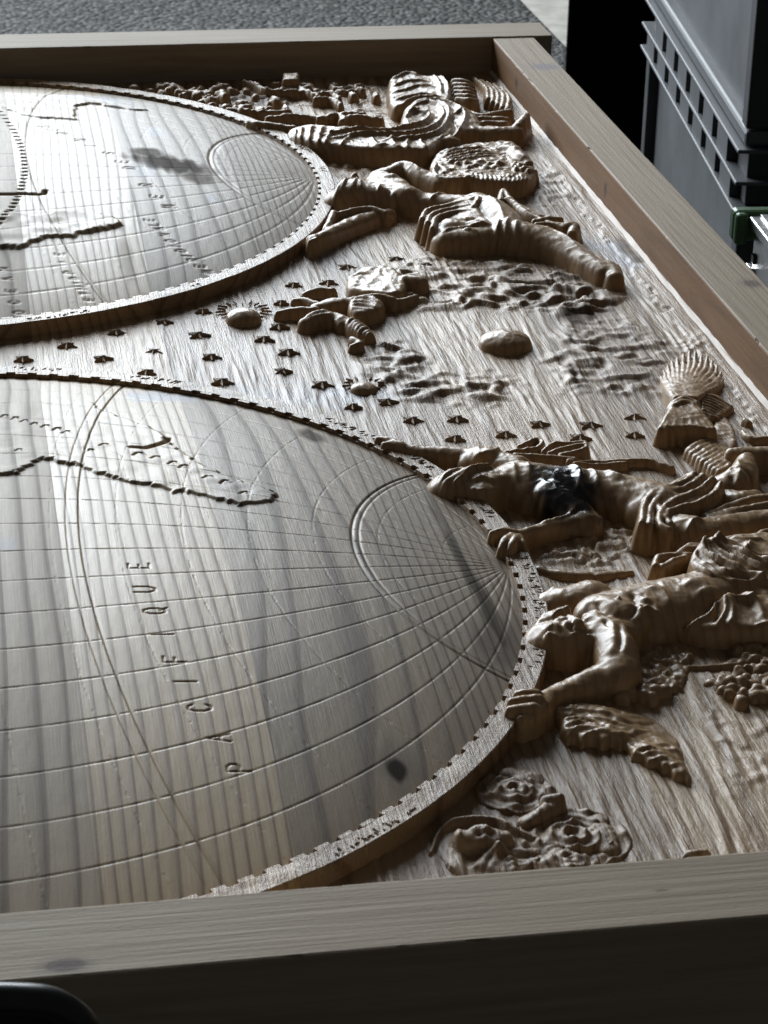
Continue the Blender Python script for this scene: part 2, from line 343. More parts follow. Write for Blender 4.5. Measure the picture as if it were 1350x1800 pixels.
def letters(H, X, Y, cy, items, sz, wd, dp):
    for ch, px, py in items:
        hz = 0.075; c = U(px, py, hz)
        for _ in range(6):
            hz = float(dome(c[0] ** 2 + (c[1] - cy) ** 2)); c = U(px, py, hz)
        for stx in FONT[ch]:
            P = [(c[0] - (v - .5) * sz, c[1] - cy + (u - .5) * sz * .55) for u, v in stx]
            carve(H, X, Y, P, wd, dp)
def on_dome(pts, cy):
    out = []
    for px, py in pts:
        hz = 0.06; c = U(px, py, hz)
        for _ in range(8): hz = float(dome(c[0] ** 2 + (c[1] - cy) ** 2)); c = U(px, py, hz)
        out.append((c[0], c[1] - cy))
    return np.array(out)

def hemisphere(name, label, cy, xs, ys, wl, dl, extra, knots):
    X, Y = np.meshgrid(xs, ys); R2 = X * X + Y * Y
    G = np.zeros_like(X)
    jit = 0.55 + 0.75 * vnoise(X * 60, Y * 60, 21)
    for ph in list(range(10, 90, 10)):
        xc, rp = par_circ(ph); d = np.abs(np.hypot(X - xc, Y) - rp)
        dots = 0.35 + 0.85 * (vnoise(X * 160, Y * 75, 22) > .45)
        G = np.minimum(G, -dl * 0.55 * jit * dots * np.exp(-(d / (wl * .8)) ** 2))
    for l in range(-80, 90, 10):
        if l == 0: d = np.abs(Y)
        else: yc, rm = mer_circ(l); d = np.abs(np.hypot(X, Y - yc) - rm)
        G = np.minimum(G, -dl * 1.0 * jit * np.exp(-(d / wl) ** 2))
    for ph, g in ((23.45, .011), (66.55, .006)):            # tropic and polar circle: double scored lines
        for k in (-1, 1):
            xc, rp = par_circ(ph); d = np.abs(np.hypot(X - xc, Y) - rp - k * g)
            G = np.minimum(G, -dl * ((2.6 if ph > 50 else 1.2) if k > 0 else (2.6 if ph < 50 else 1.2)) * np.exp(-(d / (wl * 1.5)) ** 2))
    for a, b in (((.72, .2), (.99, -.2)), ((.7, .6), (1, -.05)), ((.6, .55), (.99, .1)), ((.75, .3), (1, -.3)), ((.8, .5), (1, .05)), ((.72, .35), (.98, -.02)), ((.6, -.45), (.9, -.7))):
        carve2 = np.zeros_like(G); carve(carve2, X, Y, [a, b], wl * .7, dl * .25); G = np.minimum(G, carve2)
    LH = extra(X, Y, G)
    Z = dome(R2) + G + LH + 0.00022 * vnoise(X * 120, Y * 30, 23) + 0.0004 * (vnoise(X * 7, Y * 5, 24) - .5)
    stn = np.zeros_like(X); gry = np.zeros_like(X); wt = np.zeros_like(X)
    Zp = dome(R2)
    for kind, px, py, rx, ry, am, ang in knots:
        c = on_dome([(px, py)], cy)[0]; dx, dy = X - c[0], Y - c[1]; ca, sa = math.cos(ang), math.sin(ang)
        u, v = (dx * ca + dy * sa) / rx, (-dx * sa + dy * ca) / ry
        d = np.hypot(u, v) + 0.5 * (vnoise(X * 70, Y * 14, int(px)) - .5)
        val = am * np.clip((1 - d) / .5, 0, 1)
        if kind == 's': stn = np.maximum(stn, val)
        else: gry = np.maximum(gry, val)
    keep = cc(R2) < 1.012 ** 2
    V = np.stack([X, Y + cy, Z], -1).reshape(-1, 3)
    V2, f2, (a1, a2, a3) = compact(V, gridfaces(len(xs), len(ys), keep), stn.ravel(), wt.ravel(), gry.ravel())
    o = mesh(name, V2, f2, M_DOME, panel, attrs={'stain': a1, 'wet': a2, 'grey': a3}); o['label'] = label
    return o

SA_W = [(-60, 838), (0, 836), (20, 834), (38, 830), (45, 821), (60, 815), (78, 808), (88, 808), (100, 812), (125, 819), (138, 817), (150, 825), (175, 832), (195, 840), (215, 845), (240, 851), (262, 852), (285, 860), (310, 868), (325, 864), (345, 870), (375, 877), (400, 884), (425, 888), (450, 886), (475, 881), (485, 876)]
SA_E = [(480, 866), (455, 858), (425, 848), (395, 836), (365, 822), (345, 812), (330, 802), (312, 792), (298, 778), (285, 768), (262, 752), (235, 742), (210, 735), (178, 722), (160, 708), (100, 700), (0, 712), (-60, 716)]
def near_extra(X, Y, G):
    P = np.vstack([on_dome(SA_W, 0), on_dome(SA_E, 0)])
    j = np.linspace(0, len(P) - 1, len(P) * 4); P4 = np.stack([np.interp(j, np.arange(len(P)), P[:, k]) for k in (0, 1)], 1)
    P4 += 0.006 * (rng.random(P4.shape) - .5) * 2
    LH = np.zeros_like(X); m = (Y > -.1) & (X > -.2) & (X < .8)
    x, y = X[m], Y[m]; d = polydist(x, y, P4); ins = inpoly(x, y, P4); e = np.where(ins, d, -d)
    w_edge = on_dome(SA_W, 0); dw = polydist(x, y, w_edge, False)
    lh = 0.0042 * np.clip((e + 0.003) / 0.007, 0, 1) * np.exp(-d / 0.07) * np.where(dw < 0.09, 1, .55)
    lh += np.where(ins, 0.0022 * vnoise(x * 30, y * 40, 31), 0)
    LH[m] = lh
    for (px, py, rw) in ((10, 732, 8), (28, 736, 8), (45, 741, 8), (62, 746, 7), (82, 750, 9), (102, 755, 9), (118, 760, 9), (185, 783, 10), (245, 799, 11), (276, 805, 10), (306, 815, 10), (325, 822, 10), (368, 841, 11), (398, 850, 10), (430, 869, 9), (160, 793, 8), (35, 793, 7)):
        A = on_dome([(px - rw, py + 2), (px - rw * .4, py - 2), (px + rw * .4, py - 2), (px + rw, py + 2)], 0); carve(G, X, Y, A, .0022, .003)
    A = on_dome([(232, 787), (255, 789), (275, 784), (292, 779), (296, 771)], 0); carve(G, X, Y, A, .005, .008)
    letters(G, X, Y, 0, [(c, px, py) for c, px, py in zip('PACIFIQUE', (420, 384, 351, 326, 307, 286, 272, 254, 244), (1349, 1297, 1244, 1198, 1158, 1115, 1074, 1036, 994))], .034, .0014, .0028)
    return LH
hemisphere('map_hemisphere', 'nearer domed hemisphere scored with meridians and lettered PACIFIQUE', 0.0,
    axis_pts([(-1.012, 0.02, 0.03), (0.02, 1.014, 0.00185)]), axis_pts([(-1.012, 1.014, 0.0021)]), 0.0013, 0.0012, near_extra,
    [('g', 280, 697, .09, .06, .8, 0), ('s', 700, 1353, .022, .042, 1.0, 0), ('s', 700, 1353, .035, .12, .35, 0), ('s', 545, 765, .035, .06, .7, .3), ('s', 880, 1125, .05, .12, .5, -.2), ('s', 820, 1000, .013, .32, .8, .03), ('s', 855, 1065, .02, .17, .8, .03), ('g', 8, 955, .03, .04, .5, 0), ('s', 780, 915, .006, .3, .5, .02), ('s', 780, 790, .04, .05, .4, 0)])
AF = [(-60, 432), (0, 435), (25, 437), (42, 435), (55, 425), (80, 420), (110, 417), (130, 417), (150, 410), (175, 404), (200, 402), (212, 397), (208, 390), (190, 381), (160, 375), (120, 373), (60, 380), (0, 372), (-60, 370)]
AUS = [(-60, 180), (-10, 182), (10, 192), (40, 203), (70, 208), (110, 209), (137, 211), (128, 203), (130, 192), (140, 186), (160, 183), (190, 187), (225, 194), (265, 195), (205, 182), (150, 172), (60, 168), (-60, 165)]
def far_extra(X, Y, G):
    LH = np.zeros_like(X)
    for T, hh in ((AF, .005), (AUS, .0035)):
        P = on_dome(T, D2); j = np.linspace(0, len(P) - 1, len(P) * 4); P4 = np.stack([np.interp(j, np.arange(len(P)), P[:, k]) for k in (0, 1)], 1)
        P4 += 0.007 * (rng.random(P4.shape) - .5) * 2
        m = (X > P[:, 0].min() - .05) & (X < P[:, 0].max() + .05) & (Y > P[:, 1].min() - .05) & (Y < P[:, 1].max() + .05)
        x, y = X[m], Y[m]; d = polydist(x, y, P4); ins = inpoly(x, y, P4); e = np.where(ins, d, -d)
        LH[m] += hh * np.clip((e + .004) / .009, 0, 1) * np.exp(-d / .12) + np.where(ins, .004 * vnoise(x * 25, y * 30, 32), 0)
    carve(G, X, Y, on_dome([(-30, 341), (20, 341), (45, 340), (62, 341), (78, 340), (80, 335)], D2), .006, .009)
    for k in range(34):                                     # dotted route left of the tropic
        t = k / 33; py = 196 + t * 205; px = 38 - 42 * (2 * t - .95) ** 2 + 6 * math.sin(t * 3)
        A = on_dome([(px - 3, py), (px + 3, py)], D2); carve(G, X, Y, A, .0038, .006)
    letters(G, X, Y, D2, [(c, px, py) for c, px, py in zip('MERDESINDES', (297, 276, 257, 228, 215, 192, 160, 142, 111, 94, 78), (363, 345, 325, 295, 284, 269, 256, 246, 234, 228, 222))], .03, .0024, .0028)
    letters(G, X, Y, D2, [(c, px, py) for c, px, py in zip('MERIDIONALE', (365, 352, 339, 329, 318, 309, 300, 290, 279, 271, 263), (478, 468, 457, 450, 441, 433, 424, 413, 402, 395, 387))], .022, .0022, .0024)
    letters(G, X, Y, D2, [(c, px, py) for c, px, py in zip('OCEAN', (33, 25, 19, 12, 5), (548, 531, 511, 490, 473))], .021, .0022, .0022)
    letters(G, X, Y, D2, [(c, px, py) for c, px, py in zip('ETHIOPIE', (157, 150, 144, 138, 131, 121, 112, 105), (526, 516, 506, 498, 490, 479, 461, 447))], .02, .0022, .0022)
    return LH
hemisphere('map_hemisphere', 'farther domed hemisphere scored with meridians and a dark smear on its crown', D2,
    axis_pts([(-1.012, -0.3, 0.03), (-0.3, 1.014, 0.0031)]), axis_pts([(-1.012, 1.014, 0.0040)]), 0.0025, 0.0011, far_extra,
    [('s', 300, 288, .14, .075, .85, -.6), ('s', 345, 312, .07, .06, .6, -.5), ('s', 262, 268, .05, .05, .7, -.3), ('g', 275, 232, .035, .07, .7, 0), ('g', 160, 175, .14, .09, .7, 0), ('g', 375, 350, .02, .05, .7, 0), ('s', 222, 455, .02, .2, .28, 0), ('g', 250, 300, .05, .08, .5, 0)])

# ------------------------------------------------------------------ degree-scale rings
def ring(label, cy, seed):
    na = 2304; a = np.linspace(0, 2 * math.pi, na, endpoint=False)
    prof = [(1.0, -0.03), (1.0, 0), (1.0015, 0), (1.004, 0), (1.0075, 0), (1.0082, 1), (1.02, 1), (1.024, 1), (1.028, 1), (1.032, 1), (1.036, 1), (1.04, 1), (RING_O - .002, 1), (RING_O, .8), (RING_O + 0.002, -0.04)]
    V = []
    on = ((a * 144 / (2 * math.pi)) % 1) < .62
    for r, k in prof:
        rr = r + 0 * a
        if k == -0.03: z = 0 * a - .03
        elif k == -0.04: z = 0 * a + ZB - .006
        elif k == 0: z = np.where(on, RING_T, RING_T - .0065)
        else: z = (RING_T - .0012 * (k < 1)) + .0003 * (vnoise(a * 300, r * 400 + 0 * a, seed) - .5) + .0012 * (vnoise(a * 30, r * 40 + 0 * a, seed + 1) - .5)
        # worn, illegible lettering scratched along the scale
        if 1.024 <= r <= 1.036: z = z - .0022 * ((vnoise(a * 330 + r * 40, r * 120 + 0 * a, seed + 3) > .7) & (vnoise(a * 9, 0 * a + 2, seed + 4) > .62))
        V.append(np.stack([rr * np.cos(a), cy + rr * np.sin(a), z], -1))
    V = np.concatenate(V); n = len(prof)
    i = np.arange(n * na).reshape(n, na); j = np.roll(i, -1, 1)
    f = np.stack([i[:-1], j[:-1], j[1:], i[1:]], -1).reshape(-1, 4)[:, ::-1]
    o = mesh('degree_ring', V, f, M_PANEL, panel, smooth=True); o['label'] = label
    m = o.data; m.polygons.foreach_set('use_smooth', np.zeros(len(m.polygons), bool)); return o
ring('raised notched degree ring around the nearer hemisphere', 0.0, 71)
ring('raised notched degree ring around the farther hemisphere', D2, 81)

# ------------------------------------------------------------------ frame rails
def rail(name, label, lo, hi, mat, axis, seed):
    (x0, y0, z0), (x1, y1, z1) = lo, hi
    n = 420; L = np.linspace(0, 1, n)
    # cross-section with softened arrises, swept with slight waviness
    if axis == 'x': w0, w1 = y0, y1
    else: w0, w1 = x0, x1
    b = 0.004
    cs = [(w0, z0), (w1, z0), (w1, z1 - b), (w1 - b * .3, z1 - b * .3), (w1 - b, z1), (w0 + b, z1), (w0 + b * .3, z1 - b * .3), (w0, z1 - b)]
    k = len(cs); V = np.zeros((n, k, 3))
    for q, (c, z) in enumerate(cs):
        chip = np.clip(vnoise(L * 110, L * 0 + q // 3, seed) - .8, 0, 1) * .03 if q in (3, 6) else 0 * L
        cw = c + 0.0012 * (vnoise(L * 9, L * 0 + q // 4, seed + 1) - .5) + np.sign((w0 + w1) / 2 - c) * chip
        zz = z - chip * .6 + (0.0015 * (vnoise(L * 6, L * 0, seed + 2) - .5) if q > 1 else 0)
        if axis == 'x': V[:, q] = np.stack([x0 + (x1 - x0) * L, cw, zz + 0 * L], -1)
        else: V[:, q] = np.stack([cw, y0 + (y1 - y0) * L, zz + 0 * L], -1)
    i = np.arange(n * k).reshape(n, k); j = np.roll(i, -1, 1)
    f = [tuple(r) for r in np.stack([i[:-1], j[:-1], j[1:], i[1:]], -1).reshape(-1, 4)]
    f += [tuple(i[0][::-1]), tuple(i[-1])]
    if axis == 'y': f = [t[::-1] for t in f]
    o = meshpoly(name, V.reshape(-1, 3), f, mat, panel, smooth=False); o['label'] = label; return o
ZR0 = -0.30
rail('frame_rail', 'near rail of the frame with a dark knot', (-XR - WR, YN - WN, ZR0), (XR + WR, YN, HR), M_RAILX, 'x', 5)
rail('frame_rail', 'far rail of the frame against the gravel', (-XR - WR - .03, YF, ZR0), (XR + WR + .055, YF + WF, HR + .004), M_RAILX, 'x', 6)
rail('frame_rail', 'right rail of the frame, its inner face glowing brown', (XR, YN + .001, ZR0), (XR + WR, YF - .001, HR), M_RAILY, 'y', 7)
rail('frame_rail', 'left rail of the frame', (-XR - WR, YN + .001, ZR0), (-XR, YF - .001, HR), M_RAILY, 'y', 8)
# bead of dried glue along the foot of the right rail
n = 260; t = np.linspace(YN + .02, YF - .01, n); wv = .004 * (vnoise(t * 14, 0 * t, 3) - .5)
V = []
for q, (dx, dz) in enumerate(((-.009, .0), (-.0065, .0025), (-.004, .004), (-.0015, .006), (.001, .0075))):
    V.append(np.stack([XR + dx + wv * (q < 3), t, ZB + .006 + dz * (.8 + .5 * vnoise(t * 30, 0 * t + q, 4))], -1))
i = np.arange(5 * n).reshape(5, n); f = np.stack([i[:-1, :-1], i[:-1, 1:], i[1:, 1:], i[1:, :-1]], -1).reshape(-1, 4)[:, ::-1]
mesh('glue_bead', np.concatenate(V), f, M_GLUE, panel)

# ------------------------------------------------------------------ carved relief figures (height fields with steep tool-cut walls)
def smax(a, b, k):
    h = np.clip(.5 + .5 * (b - a) / k, 0, 1); return a * (1 - h) + b * h + k * h * (1 - h)
class Fig:
    """ops are given in photo-traced pixels, radii and heights in thousandths of a hemisphere radius above the carved ground"""
    def __init__(s, name, label, dx=.0028, seed=1): s.name, s.label, s.dx, s.seed, s.ops = name, label, dx, seed, []; s.wet = []; s.o = (0, 0, 1); s.crk = 1.4
    def org(s, ox, oy, sc): s.o = (ox, oy, sc); return s
    def u(s, px, py, z): return U(s.o[0] + px / s.o[2], s.o[1] + py / s.o[2], z)
    def limb(s, pts, k=7, rnd=.85):                                # (px,py,r,h) tapered rounded limb
        P = []
        for px, py, r, h in pts: c = s.u(px, py, ZB + h * .001); P.append((c[0], c[1], r * .001, h * .001))
        P = np.array(P); 
        if len(P) > 2: P = spline(P, 4)
        s.ops.append(('limb', P, k * .001, rnd)); return s
    def mass(s, pts, e=18, k=8, smooth=True):                      # (px,py,h) closed outline with rounded rim
        P = np.array([(*s.u(px, py, ZB + h * .001), h * .001) for px, py, h in pts])
        if smooth: P = spline(P, 4, True)
        s.ops.append(('mass', P, e * .001, k * .001, smooth)); return s
    def fold(s, pts, w, amp, h=45, sm=True):
        P = np.array([s.u(px, py, ZB + h * .001) for px, py in pts])
        if sm and len(P) > 2: P = spline(P, 5)
        s.ops.append(('fold', P, w * .001, amp * .001)); return s
    def fan(s, A, B, n, w, amp, h=45, jit=0):                       # n folds interpolated between two guide curves
        A, B = np.array(A, float), np.array(B, float)
        for i in range(n):
            t = i / max(1, n - 1); Q = A * (1 - t) + B * t + (rng.random(A.shape) - .5) * jit
            s.fold(Q, w * (.8 + .4 * rng.random()), amp * (.7 + .6 * rng.random()), h)
        return s
    def blobs(s, poly, n, r, h, k=4, flat=1.0):
        P = np.array(poly, float); c = 0
        while c < n:
            p = P.min(0) + rng.random(2) * (P.max(0) - P.min(0))
            if not inpoly(np.array([p[0]]), np.array([p[1]]), P)[0]: continue
            rr = r[0] + (r[1] - r[0]) * rng.random(); hh = h[0] + (h[1] - h[0]) * rng.random(); c += 1
            a = rng.random() * 6.28; o = 7 * flat
            s.limb([(p[0] - o * math.cos(a) * .5, p[1] - o * .2 * math.sin(a), rr, hh), (p[0] + o * math.cos(a) * .5, p[1] + o * .2 * math.sin(a), rr * .8, hh)], k)
        return s
    def wetspot(s, px, py, rx, ry, h, am=1.0): s.wet.append((*U(px, py, ZB + h * .001), rx * .001, ry * .001, am)); return s
    def build(s, mat=None):
        lo = np.min([o[1][:, :2].min(0) - (o[1][:, 2].max() if o[0] == 'limb' else 0) for o in s.ops if o[0] != 'fold'], 0) - .03
        hi = np.max([o[1][:, :2].max(0) + (o[1][:, 2].max() if o[0] == 'limb' else 0) for o in s.ops if o[0] != 'fold'], 0) + .03
        hi[0] = min(hi[0], XR - .004); lo[1] = max(lo[1], YN + .003); hi[1] = min(hi[1], YF - .003)
        xs = np.arange(lo[0], hi[0], s.dx); ys = np.arange(lo[1], hi[1], s.dx * 1.15)
        X, Y = np.meshgrid(xs, ys); X0, Y0 = X, Y
        X = X + .0012 * (vnoise(X0 * 150, Y0 * 150, s.seed) - .5) + .002 * (vnoise(X0 * 45, Y0 * 45, s.seed + 1) - .5)
        Y = Y + .0012 * (vnoise(X0 * 150, Y0 * 150, s.seed + 2) - .5) + .002 * (vnoise(X0 * 45, Y0 * 45, s.seed + 3) - .5)
        F = np.full(X.shape, -.02)
        for o in s.ops:
            P = o[1]
            if o[0] == 'limb':
                mg = P[:, 2].max() * 1.05 + .02
                sl = (slice(*np.searchsorted(ys, (P[:, 1].min() - mg, P[:, 1].max() + mg))), slice(*np.searchsorted(xs, (P[:, 0].min() - mg, P[:, 0].max() + mg))))
                x, y = X[sl], Y[sl]
                if x.size == 0: continue
                best = np.full(x.shape, -.02)
                for a, b in zip(P[:-1], P[1:]):
                    d, t = segdist(x, y, a, b); r = a[2] + (b[2] - a[2]) * t; h = a[3] + (b[3] - a[3]) * t
                    u = d / r; rz = np.minimum(r * o[3], h * .8)
                    z = np.where(u < 1, h - rz * (1 - np.sqrt(np.clip(1 - u * u, 0, 1))), h - rz - (u - 1) * r * 5)
                    best = np.maximum(best, z)
                F[sl] = smax(F[sl], best, o[2])
            elif o[0] == 'mass':
                mg = .03
                sl = (slice(*np.searchsorted(ys, (P[:, 1].min() - mg, P[:, 1].max() + mg))), slice(*np.searchsorted(xs, (P[:, 0].min() - mg, P[:, 0].max() + mg))))
                x, y = X[sl], Y[sl]
                if x.size == 0: continue
                Pn = P[::4] if len(o) > 4 and o[4] else P
                wsum = np.zeros(x.shape); hs = np.zeros(x.shape)
                for p in Pn: wgt = 1 / ((x - p[0]) ** 2 + (y - p[1]) ** 2 + 2e-4) ** 1.3; wsum += wgt; hs += wgt * p[2]
                h = hs / wsum; d = polydist(x, y, P[:, :2]); ins = inpoly(x, y, P[:, :2])
                e = np.minimum(o[2], h * .8); u = np.clip(1 - d / e, 0, 1)
                z = np.where(ins, h - e * (1 - np.sqrt(np.clip(1 - u * u, 0, 1))), h - e - d * 5)
                F[sl] = smax(F[sl], z, o[3])
            else:
                wd, am = o[2], o[3]; mg = wd * 2.6
                sl = (slice(*np.searchsorted(ys, (P[:, 1].min() - mg, P[:, 1].max() + mg))), slice(*np.searchsorted(xs, (P[:, 0].min() - mg, P[:, 0].max() + mg))))
                x, y = X[sl], Y[sl]
                if x.size == 0: continue
                best = np.full(x.shape, 0.0); n = len(P) - 1
                for i, (a, b) in enumerate(zip(P[:-1], P[1:])):
                    d, t = segdist(x, y, a, b); q = (i + t) / n; tp = np.clip(np.minimum(q, 1 - q) * 6 + .25, 0, 1)
                    best = np.maximum(best, tp * np.exp(-(d / wd) ** 1.5))
                F[sl] += am * best * np.clip((F[sl] + .003) / .009, 0, 1)
        F += np.clip(F / .01, 0, 1) * (.0014 * (vnoise(X0 * 60, Y0 * 60, s.seed + 5) - .5) + .0007 * (vnoise(X0 * 230, Y0 * 90, s.seed + 6) - .5))
        wx, wy = X0 + .014 * (vnoise(X0 * 30, Y0 * 30, s.seed + 8) - .5), Y0 + .014 * (vnoise(X0 * 30, Y0 * 30, s.seed + 9) - .5)
        rid = (1 - np.abs(2 * vnoise(wx * 46, wy * 46, s.seed + 10) - 1)) ** 2 + .5 * (1 - np.abs(2 * vnoise(wx * 95, wy * 95, s.seed + 11) - 1)) ** 2
        F += s.crk * .001 * (rid - .5) * np.clip(F / .012, 0, 1)
        Z = np.maximum(F, -.014)
        wet = np.zeros_like(X)
        for (cx, cy, rx, ry, am) in s.wet:
            d = np.hypot((X0 - cx) / rx, (Y0 - cy) / ry) + .7 * (vnoise(X0 * 28, Y0 * 28, 77) - .5) + .4 * (vnoise(X0 * 90, Y0 * 90, 78) - .5); wet = np.maximum(wet, am * np.clip((1.2 - d) / .75, 0, 1))
        inn = F > -.012
        keep = inn[:-1, :-1] | inn[1:, :-1] | inn[:-1, 1:] | inn[1:, 1:]
        V = np.stack([X0, Y0, ZB + Z], -1).reshape(-1, 3)
        V2, f2, (wv,) = compact(V, gridfaces(len(xs), len(ys), keep), wet.ravel())
        o = mesh(s.name, V2, f2, mat or M_FIG, panel, attrs={'wet': wv, 'stain': wv * 0, 'grey': wv * 0})
        if s.label: o['label'] = s.label
        return o

# --- stars, sun, orb, moon
def star_mesh():
    V = [(0, 0, .0068)]; n = 5
    for i in range(10):
        a = math.pi * i / 5; r = (.027 + .003 * ((i * 7) % 4 - 1.5) / 1.5) if i % 2 == 0 else .0095; V.append((r * math.cos(a), r * math.sin(a), -.0008 if i % 2 == 0 else -.0012))
    for i in range(10):
        a = math.pi * i / 5; r = .0275 if i % 2 == 0 else .010; V.append((r * math.cos(a), r * math.sin(a), -.012))
    f = []
    for i in range(10): j = (i + 1) % 10; f += [(0, 1 + i, 1 + j), (1 + i, 11 + i, 11 + j), (1 + i, 11 + j, 1 + j)]
    return V, f
SV, SF = star_mesh(); st0 = None
STARS = [(40, 629), (118, 605), (180, 628), (204, 582), (288, 564), (270, 616), (349, 587), (258, 652), (371, 625), (357, 545), (464, 594), (506, 617), (497, 650), (390, 669), (566, 674), (490, 572), (516, 499), (577, 495), (610, 468), (696, 453), (770, 440), (750, 464), (494, 530), (620, 712), (681, 704), (725, 736), (803, 734), (948, 743), (1038, 745), (1115, 731), (1115, 762), (888, 761), (800, 768), (1019, 767), (840, 459)]
for i, (px, py) in enumerate(STARS):
    c = U(px, py, ZB + .006)
    if st0 is None: o = st0 = meshpoly('star', SV, SF, M_PANEL, panel)
    else: o = st0.copy(); link(o, panel)
    o.location = (c[0] * S, c[1] * S, (ZB + .0045) * S); o.rotation_euler = ((random.Random(i).random() - .5) * .1, 0, -1.57 + (random.Random(i + 50).random() - .5) * .5)
    sc = .72 + .28 * random.Random(i + 9).random(); o.scale = (sc, sc, sc)
def orb(name, label, px, py, r, h, rays=0, fringe=0):
    c = U(px, py, ZB + .004); g = Fig(name, label, .0028, int(px))
    g.limb([(px - 1, py, r, h), (px + 1, py, r, h)], 3, rnd=h / r * .93)
    o = g.build()
    for i in range(rays):
        a = 2 * math.pi * i / rays + .1; ca, sa = math.cos(a), math.sin(a); l0, l1 = r * .00106, r * .00155 + .005 * (i % 2); w = .0016
        V = [(l0 * ca - w * sa, l0 * sa + w * ca, -.004), (l0 * ca + w * sa, l0 * sa - w * ca, -.004), (l1 * ca, l1 * sa, -.004), (l0 * ca, l0 * sa, .0012), (l1 * ca, l1 * sa, .0002)]
        q = meshpoly('ray', V, [(0, 3, 4, 2), (1, 2, 4, 3), (0, 1, 3)], M_PANEL, o); q.location = (c[0] * S, c[1] * S, (ZB + .0055) * S)
    return o
orb('sun', 'small sun disc ringed with rays among the stars', 428, 545, 38, 26, rays=18)
orb('egg_shaped_boss', 'large smooth oval boss standing alone on the streaked ground', 889, 584, 57, 33)
orb('moon', 'small fringed oval boss below the flying putto', 640, 675, 27, 15, rays=14)

# --- upper nude man lying on his back (wet dark varnish on the chest)
g = Fig('reclining_man', 'carved nude man with black wet varnish pooled over his chest', seed=101)
g.limb([(706, 778, 14, 46), (722, 783, 17, 44), (769, 786, 23, 45), (822, 789, 27, 47), (868, 794, 30, 50)])
g.limb([(664, 767, 6, 45), (680, 768, 8, 47), (706, 777, 10, 47)]).limb([(676, 777, 6, 44), (690, 777, 8, 46), (708, 780, 10, 46)])
g.limb([(835, 795, 34, 50), (870, 797, 40, 54), (905, 803, 42, 58)])
g.fan([(822, 789), (828, 798), (835, 806)], [(880, 783), (872, 796), (862, 806)], 8, 5, 6, 50)
g.limb([(778, 842, 30, 44), (800, 834, 46, 56), (842, 832, 50, 60), (880, 830, 44, 58)])
g.fan([(770, 835), (800, 822), (840, 812), (870, 815)], [(775, 852), (800, 846), (840, 828), (868, 822)], 12, 4, 4.5, 58, 3)
g.limb([(820, 850, 20, 50), (850, 850, 24, 54), (875, 852, 16, 46)]).limb([(868, 838, 16, 58), (886, 836, 14, 56)])
g.fold([(828, 858), (838, 861), (852, 860)], 3, 6, 50).fold([(832, 845), (850, 842), (870, 846)], 4, 5, 55).fold([(790, 852), (806, 846), (822, 850)], 4, 5, 55)
g.limb([(900, 820, 50, 62), (920, 818, 60, 64), (935, 820, 62, 64)]).fold([(900, 820), (908, 840), (912, 870)], 5, 7, 55).fold([(928, 818), (930, 840), (928, 870)], 5, 5, 55)
g.limb([(930, 822, 70, 63), (975, 828, 78, 64), (1030, 832, 70, 60), (1080, 838, 64, 60), (1130, 848, 64, 62), (1165, 856, 62, 64)], 10)
g.fold([(1068, 826), (1078, 834), (1092, 840)], 9, 7, 60).fold([(1000, 815), (1020, 835), (1015, 860)], 9, 9, 60).fold([(1035, 820), (1050, 840), (1048, 865)], 7, 5, 60)
g.limb([(966, 848, 30, 62), (985, 858, 34, 60), (1008, 880, 33, 50)]).limb([(1012, 880, 33, 48), (1036, 903, 30, 40)]).limb([(1032, 903, 22, 40), (990, 911, 17, 36), (940, 925, 12, 37), (908, 933, 13, 42)]).fold([(1010, 900), (985, 908), (950, 918)], 4, 5, 38)
g.limb([(905, 931, 9, 46), (885, 928, 8, 48), (865, 934, 7, 46)], 2).limb([(900, 936, 8, 50), (887, 946, 8, 53), (880, 962, 6, 42)], 2).limb([(907, 938, 8, 50), (901, 950, 8, 52), (896, 963, 7, 44)], 2).limb([(913, 939, 7, 46), (919, 951, 6, 44), (925, 965, 5, 34)], 2)
g.org(1002, 580, 2.736)
g.limb([(405, 790, 56, 58), (510, 775, 58, 58), (650, 740, 44, 50)], 8)
g.mass([(345, 925, 40), (352, 860, 50), (375, 805, 56), (420, 768, 58), (500, 738, 58), (600, 684, 54), (690, 692, 50), (742, 740, 46), (735, 800, 42), (680, 845, 46), (600, 838, 52), (520, 838, 54), (480, 870, 52), (450, 925, 46), (400, 950, 40)], 14, 6)
for a, h_ in (([(600, 680), (560, 712), (480, 742), (410, 768), (370, 808), (352, 868), (346, 915)], 62), ([(640, 688), (590, 728), (510, 762), (440, 788), (400, 828), (385, 878), (382, 925)], 60), ([(690, 700), (640, 745), (560, 782), (490, 812), (450, 848), (430, 888), (440, 925), (478, 945)], 60), ([(722, 730), (690, 776), (620, 816), (540, 838), (480, 862), (455, 898)], 58), ([(575, 690), (500, 730), (430, 752)], 58), ([(410, 800), (425, 840), (450, 880), (485, 920)], 58)): g.limb([(x, y, 6.5, h_) for x, y in a], 3)
g.fold([(500, 790), (560, 765), (610, 745)], 6, -7, 56).fold([(640, 770), (690, 740), (710, 720)], 5, -6, 52).fold([(720, 760), (728, 790), (715, 815)], 5, 7, 46)
g.limb([(505, 895, 42, 50), (570, 905, 50, 58), (650, 918, 40, 52), (760, 900, 34, 44), (860, 884, 32, 42), (960, 872, 32, 42)], 6).fold([(570, 960), (590, 925), (640, 915)], 5, 6, 54)
for a in ([(655, 880), (760, 836), (880, 798), (970, 786)], [(690, 902), (800, 856), (960, 826)], [(670, 890), (740, 868), (800, 850)]): g.limb([(x, y, 9, 42) for x, y in a], 3)
g.org(0, 0, 1)
g.wetspot(985, 838, 62, 95, 62).wetspot(1000, 880, 70, 90, 40).wetspot(945, 835, 20, 60, 62, .9).wetspot(1030, 850, 25, 70, 55, .7)
g.build()
